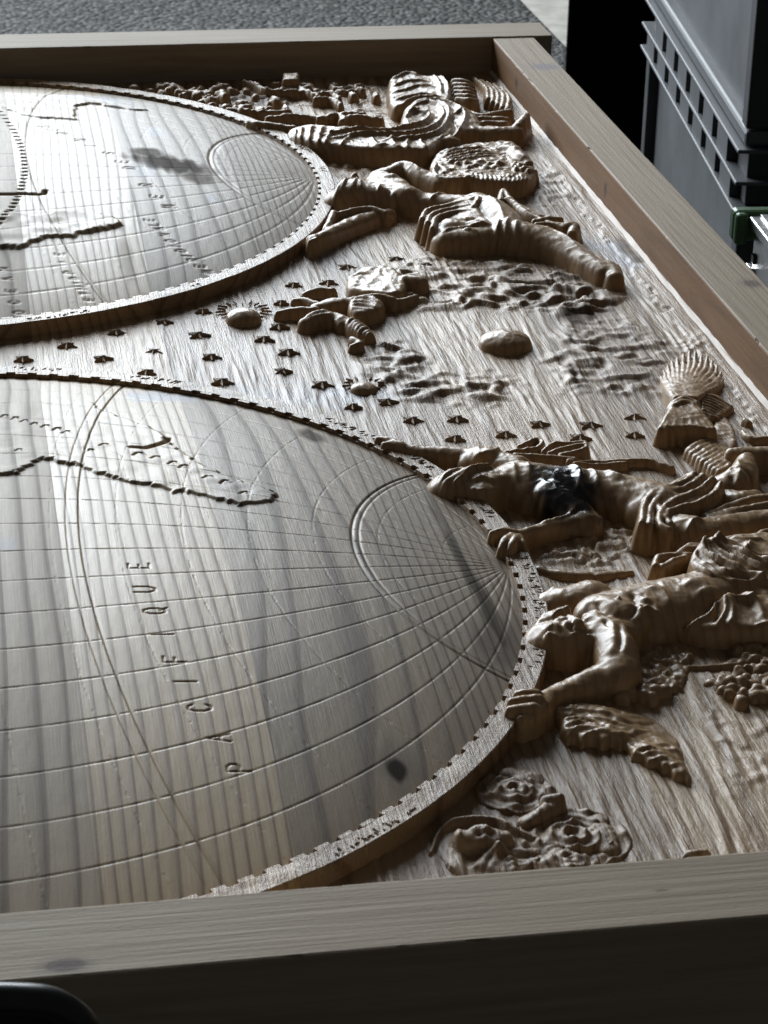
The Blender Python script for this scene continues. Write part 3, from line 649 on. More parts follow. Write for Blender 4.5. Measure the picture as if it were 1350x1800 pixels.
g = Fig('ribbon', 'thin curling red-brown ribbon above the man with wet varnish', seed=111)
for a in ([(890, 792), (920, 788), (945, 784), (953, 774), (944, 768), (930, 774), (912, 782)], [(955, 790), (975, 776), (1010, 776), (1027, 774), (1030, 784), (1010, 792), (985, 797)], [(965, 794), (1000, 783), (1028, 778)], [(1000, 807), (1060, 810), (1110, 806), (1140, 806), (1160, 812), (1182, 819)], [(1012, 812), (1060, 815), (1100, 811)], [(905, 797), (960, 799), (1010, 803)]):
    g.limb([(x, y, 4.5, 36 if x < 1035 else 16) for x, y in a], 3, .5)
g.build()
# --- wheat sheaf, fan, feathers and the raised knee at the right (enlarged tracing units)
g = Fig('wheat_sheaf', 'bound sheaf of wheat flaring above the feathered wing tip', seed=121).org(1002, 580, 2.736)
g.mass([(446, 250, 8), (500, 195, 8), (560, 162, 8), (640, 162, 9), (700, 205, 12), (722, 262, 16), (660, 275, 24), (610, 320, 34), (550, 325, 38), (500, 330, 34), (465, 290, 18)], 6, 4)
g.mass([(490, 345, 40), (550, 330, 42), (605, 345, 40), (640, 400, 42), (690, 465, 38), (660, 470, 42), (580, 462, 42), (500, 462, 42), (436, 478, 36), (450, 420, 38)], 8, 4)
FR = [(448, 245), (462, 226), (480, 208), (500, 192), (522, 178), (548, 166), (575, 158), (602, 156), (630, 160), (655, 170), (678, 188), (698, 208), (714, 234), (724, 262)]
for q, (x1, y1) in enumerate(FR):
    t = q / (len(FR) - 1); x0 = 505 + 100 * t; g.limb([(x0, 322 - 8 * math.sin(t * 3.14), 5, 38), (x0 * .55 + x1 * .45 - 6 * (1 - t), (322 + y1) / 2 - 4, 6.5, 28), (x1, y1, 5, 12)], 1.2)
    g.limb([(x1, y1, 4, 12), (x1 + 12 * (t - .5), y1 - 14, 4.5, 10), (x1 + 26 * (t - .5), y1 - 30 - 30 * (1 - abs(2 * t - 1)), 3.5, 7)], 1.2)
for q in range(13):
    t = q / 12; x0 = 500 + 105 * t; x1 = 436 + 252 * t; g.limb([(x0, 352, 5, 46), (x0 * .6 + x1 * .4, 400, 6.5, 46), (x1, 466 - 14 * math.sin(t * 3.14) + 6 * (q % 2), 6.5, 41)], 1.2)
g.limb([(478, 372, 7, 44), (505, 335, 8, 52), (555, 320, 8, 53), (612, 345, 7, 48)], 2).limb([(482, 382, 6, 43), (510, 348, 7, 51), (555, 334, 7, 52), (612, 360, 6, 47)], 2)
g.build()
g = Fig('fan_shell', 'ribbed fan beside the wheat sheaf', seed=125).org(1002, 580, 2.736)
g.mass([(618, 385, 22), (628, 288, 26), (700, 310, 20), (780, 365, 12), (760, 400, 10), (700, 425, 14), (650, 425, 18)], 6, 3)
for q in range(8): t = q / 7; g.limb([(640, 300 + 90 * t, 4, 28 - 4 * t), (700 - 10 * t, 318 + 95 * t, 4.5, 23 - 5 * t), (778 - 60 * t, 362 + 62 * t, 4, 14 - 3 * t)], 1.2)
g.build()
g = Fig('feathered_wing', 'small wing with rounded feather tips under the wheat sheaf', seed=131).org(1002, 580, 2.736)
g.mass([(690, 420, 8), (740, 405, 8), (790, 470, 14), (800, 540, 18), (760, 610, 20), (715, 650, 20), (680, 600, 18), (700, 520, 14)], 6, 4)
for q in range(9):
    t = q / 8; x0, y0 = 574 + 150 * t, 566 + 118 * t - 16 * t * t; g.limb([(x0, y0, 10, 26), (x0 + 45, y0 - 28, 9, 26), (x0 + 95 - 30 * t, y0 - 52 - 10 * t, 8, 20), (x0 + 130 - 80 * t, y0 - 110 + 10 * t, 6, 10)], 1.5)
g.build()
g = Fig('raised_knee', 'bent knee and arm of a figure cut by the right edge', seed=135).org(1002, 580, 2.736)
g.limb([(735, 705, 26, 42), (785, 690, 36, 50), (838, 645, 30, 52), (850, 595, 19, 54)], 6).limb([(765, 775, 32, 38), (835, 782, 33, 42), (888, 770, 20, 38)], 5)
g.limb([(785, 572, 16, 44), (850, 566, 20, 46), (970, 566, 24, 46)], 5).limb([(830, 480, 5, 12), (850, 500, 6, 14), (890, 512, 7, 16), (960, 512, 7, 16)], 2).limb([(845, 425, 8, 16), (862, 436, 8, 16)], 2)
g.fold([(770, 700), (810, 735), (870, 735)], 5, -8, 48).fold([(800, 620), (820, 670), (800, 720)], 7, 5, 52).fold([(760, 670), (790, 660), (810, 670)], 5, 4, 50).fold([(840, 690), (870, 710), (880, 740)], 5, -5, 44)
g.build()
# --- bearded man reaching for the ring
g = Fig('bearded_man', 'carved bearded man whose near hand grips the degree ring', .003, seed=141)
g.limb([(972, 1100, 50, 54), (998, 1095, 54, 60), (1014, 1097, 46, 56)], 6, .95)
g.limb([(948, 1116, 13, 40), (958, 1108, 13, 46), (970, 1111, 12, 52), (984, 1119, 12, 46), (1000, 1125, 13, 44), (1016, 1129, 13, 42), (1032, 1124, 12, 42)], 2.5)
for q in range(9): x0 = 950 + 9.5 * q; g.limb([(x0, 1124 + 7 * math.sin(q * 1.7), 5, 40), (x0 + 3, 1136 + 4 * math.sin(q * 2.1), 5.5, 33), (x0 + 1, 1148, 5, 22)], 2)
for q in range(6): g.limb([(958 + q * 8, 1078 - q * 2.6, 4.5, 52 + q), (948 + q * 5, 1092 - q * 2, 5, 48 + q), (942 + q * 3, 1108 - q * 2, 4, 42)], 2)
for a, w_, am in (([(972, 1082), (984, 1074), (1000, 1073)], 4, 8), ([(976, 1087), (986, 1089), (998, 1086)], 3.5, 6), ([(978, 1083), (987, 1080), (996, 1081)], 4, -8), ([(985, 1096), (998, 1100), (1010, 1108)], 5, -6), ([(1010, 1106), (1022, 1101), (1030, 1102)], 3, -9), ([(1006, 1112), (1018, 1110), (1030, 1110)], 4, 6), ([(960, 1100), (972, 1098), (984, 1104)], 4, 6)):
    g.fold(a, w_, am, 58)
g.limb([(985, 1083, 3.5, 60), (989, 1083, 3.5, 60)], 1.5).limb([(1000, 1080, 5, 62), (1010, 1084, 6, 68), (1019, 1089, 7, 70), (1022, 1094, 5, 62)], 2.5).limb([(998, 1092, 9, 64), (1006, 1096, 8, 62)], 4).limb([(1012, 1101, 5, 62), (1024, 1098, 5, 60)], 2).limb([(966, 1110, 7, 58), (972, 1114, 6, 54)], 2)
for q in range(5): g.limb([(1028 + q * 2, 1078 + q * 9, 5, 58 - q), (1038 + q, 1082 + q * 9, 5.5, 54 - q), (1044, 1090 + q * 8, 4, 46 - q)], 2)
g.limb([(975, 1042, 38, 40), (1008, 1036, 44, 44), (1040, 1026, 44, 46)]).limb([(945, 998, 9, 11), (972, 1001, 12, 12), (1010, 1005, 12, 13), (1055, 1006, 11, 12), (1085, 1003, 10, 10)], 3, 1.1)
for dy in (-3, 0, 3): g.limb([(938, 996 + dy, 4, 10), (955, 998 + dy * .7, 5, 12)], 2)
g.fold([(965, 1035), (990, 1018), (1030, 1012)], 5, 6, 40).limb([(1050, 1010, 6, 12), (1080, 1007, 6, 10), (1110, 1003, 5, 8)], 3)
g.limb([(1072, 1050, 58, 58), (1120, 1044, 78, 62), (1170, 1032, 78, 62), (1215, 1022, 74, 64), (1248, 1012, 70, 62)], 10)
g.limb([(1055, 1052, 44, 64), (1085, 1056, 50, 70), (1100, 1066, 42, 66)], 6)
g.fold([(1048, 1058), (1060, 1078), (1062, 1090)], 5, -7, 60).fold([(1110, 1038), (1118, 1062), (1108, 1082)], 5, -8, 64).fold([(1140, 1030), (1165, 1040), (1180, 1060)], 7, 5, 62).fold([(1128, 1052), (1150, 1058), (1160, 1072)], 6, 6, 62).fold([(1085, 1050), (1090, 1052)], 4, 6, 70)
for q in range(4): g.fold([(1112 + 9 * q, 1078 + 3 * q), (1128 + 9 * q, 1072 + 3 * q), (1140 + 9 * q, 1076 + 2 * q)], 4.5, 6, 52)
g.limb([(1225, 1018, 30, 70), (1240, 1030, 30, 66)], 8)
g.limb([(1048, 1078, 24, 62), (1052, 1096, 22, 58), (1046, 1112, 20, 50)]).limb([(1090, 1092, 20, 62), (1110, 1094, 22, 52)])
g.limb([(1070, 1090, 36, 64), (1084, 1118, 38, 62), (1090, 1150, 35, 56), (1086, 1165, 32, 52)], 6).limb([(1086, 1156, 33, 50), (1060, 1171, 27, 44), (1010, 1194, 21, 37), (968, 1212, 17, 39), (950, 1224, 20, 45)], 6)
g.fold([(1074, 1098), (1080, 1118), (1074, 1145)], 10, 5, 62).fold([(1096, 1100), (1104, 1125), (1098, 1150)], 8, 4, 56).fold([(1086, 1100), (1092, 1122), (1088, 1145)], 4, -5, 60).fold([(1062, 1092), (1068, 1102), (1076, 1108)], 3, -5, 60)
g.limb([(945, 1213, 8, 50), (925, 1213, 8, 51), (909, 1215, 7, 49)], 2.5).limb([(948, 1222, 9, 51), (920, 1224, 8, 52), (899, 1228, 8, 50)], 2.5).limb([(940, 1236, 9, 51), (915, 1239, 8, 51), (897, 1242, 8, 48)], 2.5).limb([(954, 1230, 15, 45), (942, 1247, 10, 42), (916, 1258, 8, 41)], 3)
g.build()
g = Fig('hip_drapery', 'gathered drapery fanning over the bearded man\'s hip', seed=151)
g.limb([(1262, 962, 52, 56), (1300, 955, 58, 60), (1370, 965, 62, 58)])
g.mass([(1212, 985, 58), (1238, 955, 52), (1290, 934, 54), (1370, 940, 54), (1370, 1045, 54), (1320, 1036, 54), (1280, 1030, 56), (1248, 1018, 60), (1230, 1004, 64)], 18)
g.fan([(1236, 958), (1216, 984), (1236, 1004), (1262, 1020)], [(1245, 955), (1290, 965), (1330, 985), (1375, 1000)], 10, 4.5, 12, 60, 3)
g.fan([(1240, 965), (1250, 985), (1290, 1005), (1370, 1030)], [(1260, 950), (1290, 960), (1330, 975), (1375, 985)], 4, 6, 9, 58, 3)
g.fold([(1270, 1012), (1310, 1018), (1350, 1028)], 6, 8, 55).fold([(1275, 1022), (1310, 1026), (1340, 1024), (1320, 1014)], 5, 7, 55).fold([(1285, 945), (1310, 950), (1345, 948)], 6, 7, 58).fold([(1320, 955), (1312, 972)], 6, 8, 58)
for a in ([(1152, 990), (1158, 976), (1180, 971), (1215, 972)], [(1165, 992), (1185, 982), (1205, 976)], [(1195, 968), (1212, 956), (1235, 956)], [(1190, 972), (1208, 961), (1228, 960)], [(1330, 940), (1345, 930), (1375, 932)]): g.limb([(x, y, 7, 46) for x, y in a], 3)
g.crk = 1.3; g.build()
g = Fig('hanging_drapery', 'loose looped drapery on the ground side of the bearded man', seed=155)
g.mass([(1160, 1104, 22), (1195, 1084, 32), (1240, 1062, 48), (1270, 1048, 56), (1300, 1040, 56), (1375, 1045, 54), (1375, 1096, 44), (1300, 1100, 44), (1245, 1102, 40), (1190, 1104, 28), (1172, 1108, 16)], 12)
g.fold([(1160, 1102), (1205, 1078), (1235, 1064), (1270, 1052)], 6, 9, 45).fold([(1165, 1106), (1210, 1096), (1250, 1082), (1258, 1064)], 6, 12, 40).fold([(1205, 1088), (1235, 1078), (1250, 1068)], 9, -16, 42).fold([(1272, 1052), (1274, 1072), (1262, 1092)], 6, 11, 52).fold([(1280, 1056), (1288, 1076), (1276, 1108)], 6, 9, 50).fold([(1262, 1058), (1264, 1072), (1258, 1084)], 5, -9, 50).fold([(1270, 1048), (1300, 1052), (1335, 1050)], 6, 8, 55).fold([(1305, 1044), (1330, 1060), (1345, 1085)], 7, 7, 52).fold([(1310, 1104), (1340, 1098), (1375, 1096)], 5, 6, 44)
g.limb([(1155, 1106, 7, 16), (1168, 1112, 7, 16), (1174, 1120, 5, 12)], 3)
g.crk = 1.3; g.build()
# --- big wing below
g = Fig('eagle_wing', 'broad ragged wing lying below the gripping hand', seed=161)
g.mass([(962, 1246, 8), (990, 1284, 12), (1030, 1298, 12), (1095, 1302, 12), (1112, 1322, 13), (1165, 1342, 12), (1212, 1377, 6), (1205, 1338, 2), (1192, 1300, 2), (1150, 1264, 2), (1105, 1248, 5), (1000, 1235, 8)], 6, 3, False)
g.mass([(960, 1245, 14), (975, 1254, 19), (1000, 1258, 18), (1050, 1264, 15), (1095, 1272, 12), (1150, 1270, 4), (1105, 1250, 9), (1050, 1236, 14), (1000, 1235, 14)], 9, 4)
g.mass([(986, 1262, 18), (986, 1280, 22), (998, 1290, 23), (1012, 1288, 22), (1024, 1298, 22), (1040, 1293, 20), (1060, 1301, 20), (1078, 1297, 18), (1092, 1304, 18), (1108, 1296, 12), (1150, 1285, 4), (1110, 1268, 7), (1040, 1256, 15)], 8, 4, False)
g.mass([(1110, 1310, 15), (1112, 1322, 19), (1128, 1326, 18), (1140, 1336, 18), (1156, 1336, 17), (1168, 1346, 17), (1176, 1346, 15), (1186, 1360, 15), (1200, 1364, 12), (1213, 1376, 10), (1216, 1366, 5), (1202, 1338, 4), (1190, 1305, 3), (1150, 1295, 5)], 7, 4, False)
for a, w_, am in (([(966, 1245), (1010, 1246), (1060, 1250), (1110, 1262)], 6, 5), ([(990, 1240), (1040, 1242), (1090, 1252)], 4, 4), ([(990, 1268), (1010, 1264), (1040, 1268), (1080, 1282)], 5, 6), ([(992, 1280), (1016, 1272), (1050, 1276), (1100, 1288)], 4, 6), ([(1006, 1288), (1030, 1280), (1070, 1286), (1110, 1294)], 4, 5), ([(1030, 1294), (1056, 1288), (1090, 1294)], 4, 5), ([(1010, 1262), (1050, 1262), (1120, 1276)], 4, 4), ([(1116, 1318), (1140, 1312), (1180, 1320)], 4, 5), ([(1130, 1326), (1156, 1320), (1195, 1330)], 4, 5), ([(1146, 1336), (1170, 1330), (1200, 1342)], 4, 5), ([(1172, 1346), (1190, 1342), (1208, 1354)], 4, 4), ([(1005, 1276), (1040, 1272), (1070, 1280)], 3, -5), ([(1128, 1318), (1150, 1314), (1180, 1324)], 3, -4), ([(1150, 1300), (1180, 1300), (1195, 1320)], 5, 3)):
    g.fold(a, w_, am, 18)
g.crk = 3; g.build()
# --- rose wreath with a small hooded head
g = Fig('hooded_head', 'small hooded face lying in the rose wreath by the near rail', .003, seed=171)
g.mass([(770, 1500, 2), (785, 1460, 2), (810, 1440, 4), (860, 1436, 5), (905, 1455, 5), (950, 1480, 4), (960, 1510, 3), (900, 1540, 3), (820, 1550, 3)], 6)
g.limb([(820, 1466, 19, 24), (850, 1460, 22, 27), (884, 1464, 17, 24)]).limb([(757, 1498, 3, 6), (775, 1458, 4, 9), (806, 1437, 4.5, 13), (866, 1434, 5, 15), (902, 1452, 5, 14), (948, 1474, 4, 10)], 3)
g.fold([(826, 1450), (846, 1446), (862, 1452)], 4, 5, 32).fold([(838, 1460), (852, 1456), (866, 1460)], 4, -6, 32).fold([(846, 1453), (856, 1453)], 4, 6, 34)
g.fan([(830, 1520), (850, 1498), (875, 1488)], [(905, 1535), (900, 1505), (880, 1488)], 6, 5, 8, 14, 4).fan([(885, 1490), (920, 1488), (955, 1490)], [(895, 1525), (925, 1522), (955, 1512)], 5, 5, 6, 12, 4).fan([(790, 1530), (792, 1490), (802, 1460)], [(815, 1535), (812, 1500), (808, 1480)], 3, 5, 6, 10, 3)
g.crk = 2; g.build(M_PANEL)
def rose(label, px, py, R, h, seed):
    g = Fig('rose', label, .003, seed); n = 10
    g.limb([(px - 2, py, R, 3.2), (px + 2, py, R, 3.2)], 4, .04).limb([(px - 2, py, R * .55, h * .6), (px + 2, py, R * .5, h * .6)], 5, .2)
    rr = R / 1000
    c = U(px, py, ZB + h * .0005)
    for ring_, (q, m) in enumerate(((.92, 6), (.66, 5), (.42, 4), (.2, 3))):
        for i in range(m):
            a0 = 2 * math.pi * i / m + ring_ * .7; pts = []
            for t in np.linspace(-.1, 1.15, 6):
                a = a0 + t * 2 * math.pi / m; rad = rr * q * (1 + .10 * math.sin(t * 3.0)); pts.append((c[0] + rad * math.cos(a), c[1] + rad * math.sin(a)))
            g.ops.append(('fold', spline(np.array(pts), 4), .0062, h * .0006))
    return g.build(M_PANEL)
rose('large open rose nearest the frame corner of the wreath', 1010, 1472, 80, 13, 181)
rose('half-open rose beside the degree ring', 906, 1392, 58, 11, 182)
rose('rose half hidden behind the near rail', 1000, 1512, 55, 9, 183)
g = Fig('rosebud', 'closed twisted rosebud between the two roses', .003, seed=185)
g.limb([(925, 1438, 14, 13), (955, 1422, 16, 19), (978, 1408, 13, 22), (986, 1400, 7, 20)]).fan([(925, 1430), (930, 1440), (940, 1448)], [(955, 1408), (962, 1420), (968, 1430)], 4, 4, 6, 24, 2).limb([(960, 1400, 8, 26), (985, 1396, 8, 30)])
g.build(M_PANEL)
g = Fig('leaf', 'curled leaves spreading above the half-open rose', .003, seed=187)
g.blobs([(880, 1352), (935, 1347), (945, 1366), (890, 1370)], 7, (14, 20), (8, 12)); g.build(M_PANEL)
g = Fig('leaf', 'curled leaves edging the large open rose', .003, seed=189)
g.blobs([(1040, 1430), (1065, 1445), (1085, 1480), (1070, 1490), (1050, 1460)], 9, (14, 20), (8, 12)); g.build(M_PANEL)
g = Fig('leaf', 'single small leaf showing above the near rail', .003, seed=188); g.limb([(1215, 1496, 12, 14), (1240, 1494, 9, 12)]); g.build(M_PANEL)
# --- foliage clusters
g = Fig('grape_cluster', 'bunch of grapes and leaves below the bearded man\'s elbow', .003, seed=191)
g.blobs([(1085, 1150), (1110, 1122), (1185, 1128), (1225, 1160), (1195, 1212), (1120, 1225), (1080, 1205)], 210, (4, 7), (5, 12), 1.5, .7).blobs([(1085, 1205), (1130, 1198), (1180, 1200), (1140, 1222), (1090, 1222)], 16, (9, 13), (14, 22), 2, .4).mass([(1080, 1150, 4), (1110, 1125, 4), (1185, 1130, 4), (1215, 1165, 4), (1190, 1210, 6), (1120, 1222, 6), (1082, 1205, 5)], 3); g.build()
g = Fig('grape_cluster', 'bunch of grapes cut off by the right edge', .003, seed=193)
g.blobs([(1245, 1195), (1280, 1182), (1375, 1190), (1375, 1225), (1300, 1228)], 32, (8, 12), (10, 20), 2, .5).blobs([(1295, 1130), (1375, 1120), (1375, 1190), (1300, 1188)], 70, (5, 10), (7, 18), 2, .7).mass([(1250, 1200, 4), (1290, 1180, 4), (1300, 1130, 4), (1375, 1122, 4), (1375, 1222, 5), (1300, 1224, 5)], 3).limb([(1210, 1170, 4, 8), (1260, 1168, 5, 10), (1300, 1164, 5, 12)], 2); g.build()
# --- woman with her arm on the farther ring (outlines in enlarged tracing units)
g = Fig('reclining_woman', 'carved woman with dark hair reaching to the farther ring', .0036, seed=201).org(480, 110, 2.177)
g.mass([(216, 500, 46), (235, 470, 56), (280, 446, 64), (360, 442, 66), (430, 455, 64), (500, 480, 58), (512, 505, 52), (450, 510, 50), (370, 505, 54), (300, 520, 50), (230, 530, 44)], 24)
g.limb([(255, 490, 40, 60), (300, 470, 46, 70), (360, 470, 44, 70), (430, 480, 40, 64)])
g.fan([(225, 525), (245, 490), (300, 455)], [(330, 520), (335, 490), (330, 455)], 9, 5, 9, 62, 6).limb([(305, 432, 8, 70), (312, 420, 7, 76), (318, 432, 7, 70)], 4)
g.fold([(380, 460), (410, 470), (400, 490)], 5, 8, 68).fold([(420, 470), (450, 476), (440, 494)], 5, -8, 66).fold([(440, 462), (470, 474), (480, 490)], 5, 7, 64)
g.mass([(350, 430, 46), (400, 405, 50), (450, 408, 54), (520, 440, 58), (556, 475, 58), (600, 490, 52), (640, 500, 50), (620, 525, 46), (540, 520, 50), (470, 490, 58), (400, 470, 58)], 26)
g.limb([(470, 455, 44, 62), (505, 470, 46, 68), (535, 485, 36, 62)], 5).limb([(440, 430, 24, 60), (455, 425, 22, 62)], 4)
g.limb([(400, 415, 24, 44), (455, 395, 22, 48), (505, 378, 22, 52), (550, 400, 24, 52), (640, 440, 26, 48)], 5).fold([(500, 380), (540, 395), (560, 410)], 5, 6, 52)
g.limb([(540, 505, 40, 52), (600, 505, 44, 54), (680, 510, 46, 56), (750, 510, 48, 60)]).fold([(600, 520), (640, 500), (700, 495)], 5, 6, 54).fold([(520, 515), (560, 530), (600, 535)], 6, -6, 48)
g.limb([(440, 560, 22, 32), (380, 570, 24, 36), (310, 592, 26, 38), (250, 618, 22, 40), (195, 645, 16, 44), (150, 662, 14, 46)], 5).limb([(238, 575, 6, 42), (290, 560, 7, 46), (370, 548, 9, 46), (430, 565, 10, 42)], 3).limb([(200, 630, 8, 40), (222, 590, 9, 44), (232, 565, 10, 46)], 4)
for q in range(3): g.limb([(165, 655 + q * 7, 6, 46), (140, 665 + q * 7, 5, 44)], 2)
g.mass([(566, 590, 42), (580, 560, 50), (640, 535, 54), (740, 510, 60), (790, 505, 64), (800, 560, 62), (840, 600, 60), (850, 640, 54), (800, 655, 50), (700, 670, 48), (640, 650, 48), (600, 615, 44)], 18)
for a in ([(570, 590), (590, 558), (660, 540), (740, 522), (785, 508)], [(590, 605), (610, 572), (680, 552), (760, 540)], [(610, 625), (628, 585), (690, 565), (770, 562)]): g.limb([(x, y, 7, 60) for x, y in a], 2.5)
g.limb([(690, 600, 46, 60), (740, 595, 48, 62), (790, 610, 40, 60)], 5).limb([(670, 645, 40, 54), (740, 640, 42, 56), (820, 635, 36, 54)], 5).fold([(650, 640), (720, 625), (830, 615)], 5, 8, 58).fold([(700, 590), (740, 600), (780, 588)], 7, -6, 62).fold([(730, 640), (770, 645), (800, 660)], 5, 7, 54)
g.limb([(745, 520, 8, 62), (775, 508, 9, 70), (785, 516, 8, 70), (765, 545, 7, 66)], 2.5)
g.limb([(780, 500, 40, 62), (840, 525, 48, 70), (890, 570, 50, 68), (905, 610, 46, 64)], 6).fold([(820, 505), (860, 540), (880, 585)], 6, 5, 70)
g.limb([(890, 610, 52, 64), (960, 615, 54, 66), (1040, 640, 48, 60), (1130, 680, 40, 54), (1210, 735, 30, 48), (1270, 775, 25, 44)], 6).limb([(1255, 755, 26, 44), (1290, 765, 27, 46), (1310, 800, 22, 40)], 5)
g.fold([(868, 605), (856, 630), (862, 665)], 5, 9, 62).fold([(905, 600), (890, 625), (895, 660)], 5, 8, 62).fold([(945, 600), (930, 625), (935, 655)], 5, 6, 62).fold([(980, 600), (1080, 635), (1180, 700)], 6, 6, 60)
for q in range(4): g.limb([(1290 + q * 9, 800 - q * 9, 7, 38), (1300 + q * 8, 815 - q * 8, 6, 32)], 2)
for a in ([(868, 520), (880, 482), (900, 505), (960, 560), (1020, 590)], [(895, 515), (950, 545), (1010, 575), (1060, 588)], [(1000, 600), (1050, 590), (1100, 592)], [(1010, 612), (1060, 610), (1110, 625)]): g.limb([(x, y, 8, 52 - .05 * (x - 870)) for x, y in a], 2.5)
g.limb([(1050, 605, 14, 40), (1110, 615, 18, 42), (1150, 610, 16, 42), (1145, 640, 14, 38)], 4)
g.crk = 1.2; g.build()
# --- draped figure in the far corner
g = Fig('draped_figure', 'heavily draped figure with swirling folds in the far corner', .0036, seed=211).org(480, 110, 2.177)
g.mass([(55, 270, 46), (70, 245, 50), (150, 232, 52), (250, 240, 54), (360, 255, 54), (470, 250, 54), (492, 200, 54), (505, 165, 52), (560, 142, 54), (680, 145, 56), (740, 165, 54), (780, 195, 50), (800, 250, 44), (720, 268, 46), (640, 300, 48), (600, 330, 48), (520, 330, 50), (400, 328, 52), (280, 318, 52), (180, 305, 52), (110, 290, 50)], 18)
for a, w_, am in (([(170, 280), (300, 262), (450, 258), (560, 235), (600, 205), (560, 185), (510, 200)], 6, 12), ([(200, 292), (350, 275), (500, 275), (600, 250), (650, 210), (640, 175), (590, 155), (530, 165)], 6, 13), ([(430, 295), (550, 285), (630, 262), (670, 215), (665, 175), (620, 150)], 6, 13), ([(540, 150), (620, 150), (690, 165), (715, 185), (690, 195)], 6, 12), ([(720, 170), (735, 205), (715, 250), (690, 285)], 7, 12), ([(500, 215), (540, 190), (600, 200)], 6, 10), ([(600, 230), (580, 250), (520, 262)], 5, -8), ([(690, 210), (700, 240), (670, 275)], 5, -9),
    ([(60, 262), (62, 275), (58, 290)], 4, 8), ([(85, 250), (84, 270), (78, 295)], 4, 8), ([(110, 244), (106, 268), (100, 300)], 4, 8), ([(150, 240), (140, 270), (136, 310)], 5, 9), ([(190, 245), (176, 280), (170, 315)], 5, 9), ([(230, 262), (205, 290), (196, 325)], 5, 8), ([(300, 280), (270, 300), (255, 330)], 5, 7), ([(370, 285), (400, 315), (440, 310)], 6, 9), ([(450, 285), (465, 312), (490, 322)], 6, 9), ([(520, 290), (510, 312), (530, 330)], 5, 8), ([(560, 290), (575, 310), (600, 325)], 5, 8), ([(250, 250), (330, 258), (420, 240), (470, 235)], 5, 9)):
    g.fold(a, w_, am, 54)
g.mass([(446, 150, 42), (441, 100, 44), (452, 52, 46), (520, 32, 50), (580, 46, 50), (650, 52, 52), (682, 95, 52), (675, 140, 50), (600, 146, 48), (520, 155, 46), (470, 168, 42)], 14)
for a in ([(455, 60), (510, 42), (560, 50)], [(460, 85), (520, 70), (590, 72)], [(455, 110), (510, 100), (560, 88), (620, 95)], [(465, 135), (530, 125), (600, 118)], [(500, 150), (560, 132), (640, 130)], [(610, 50), (635, 80), (645, 120)], [(640, 52), (665, 80), (672, 120)]): g.fold(a, 5, 9, 50)
for q in range(6): g.limb([(690 + 3 * q, 62 + q * 14, 8, 50), (730 + 4 * q, 62 + q * 14.5, 9.5, 55), (762 + 3 * q, 78 + q * 12, 8, 46)], 2)
for q in range(5): g.limb([(768 + q * 26, 52 + q * 9, 6, 20), (815 + q * 22, 90 + q * 10, 7, 26), (822 + q * 18, 132 + q * 10, 7, 34)], 2.5)
for a in ([(745, 180), (800, 196), (860, 185), (905, 178)], [(760, 205), (830, 205), (895, 208)], [(770, 225), (840, 222), (890, 225)]): g.limb([(x, y, 11, 42) for x, y in a], 4)
g.limb([(770, 245, 26, 44), (850, 248, 28, 48), (930, 246, 24, 50)], 5).limb([(930, 240, 15, 52), (950, 215, 14, 62), (970, 192, 10, 64)], 3).fold([(800, 235), (850, 240), (900, 236)], 5, 5, 48)
g.limb([(640, 290, 18, 46), (670, 285, 20, 50), (700, 290, 16, 46)], 4).fold([(640, 285), (665, 278), (700, 284)], 4, 7, 50)
g.limb([(-94, 220, 7, 44), (-55, 225, 9, 46), (10, 233, 10, 46), (82, 242, 12, 44)], 4)
g.crk = 1.6; g.build()
g = Fig('lion_skin', 'shaggy curled hide between the draped figure and the woman', .0036, seed=221).org(480, 110, 2.177)
g.mass([(600, 410, 40), (620, 350, 34), (700, 315, 32), (850, 300, 32), (930, 305, 34), (985, 370, 34), (1004, 430, 36), (960, 455, 42), (900, 462, 44), (780, 450, 44), (680, 440, 44), (625, 430, 42)], 12)
g.limb([(625, 385, 6, 50), (615, 410, 7, 52), (640, 432, 8, 54), (710, 440, 8, 54), (760, 428, 6, 50)], 2.5)
g.fan([(650, 350), (720, 330), (820, 322)], [(660, 385), (760, 360), (850, 352)], 5, 4.5, 8, 38, 8).limb([(860, 325, 20, 38), (910, 318, 22, 46), (950, 345, 20, 46), (975, 370, 12, 40)], 4)
for q in range(46):
    x0, y0 = 650 + 330 * rng.random(), 372 + 70 * rng.random(); g.limb([(x0, y0, 5 + 4 * rng.random(), 42 + 8 * rng.random()), (x0 + 16 + 14 * rng.random(), y0 + 10 * (rng.random() - .3), 4, 38 + 6 * rng.random())], 2)
for q in range(13): g.fold([(760 + q * 17, 440 + 4 * rng.random()), (768 + q * 17, 462), (764 + q * 17, 485)], 4, 7, 36)
g.crk = 3; g.build()
# --- small carvings along the far rail
g = Fig('garland', 'low garland of leaves and ribbons along the far rail', .0046, seed=231)
g.blobs([(225, 150), (330, 140), (420, 150), (480, 165), (520, 195), (440, 195), (350, 178), (260, 163)], 60, (9, 18), (14, 34), 4).blobs([(480, 140), (600, 145), (680, 152), (680, 166), (600, 165), (500, 160)], 30, (9, 16), (14, 30), 4)
for a in ([(495, 155), (520, 150), (545, 160), (560, 165)], [(552, 163), (580, 160), (597, 170)], [(555, 172), (580, 170), (600, 180)], [(400, 190), (450, 193), (510, 193)], [(470, 205), (520, 200), (570, 205)], [(560, 205), (600, 198), (640, 198)], [(600, 210), (620, 202), (670, 206)], [(598, 198), (602, 206)], [(430, 140), (450, 146), (470, 155), (520, 158)]): g.limb([(x, y, 8, 28) for x, y in a], 3)
g.crk = 5; g.build()
g = Fig('square_block', 'dark square block standing against the far rail', .0046, seed=235); g.mass([(497, 140, 46), (498, 128, 48), (525, 127, 48), (526, 139, 46)], 6, smooth=False); g.build()
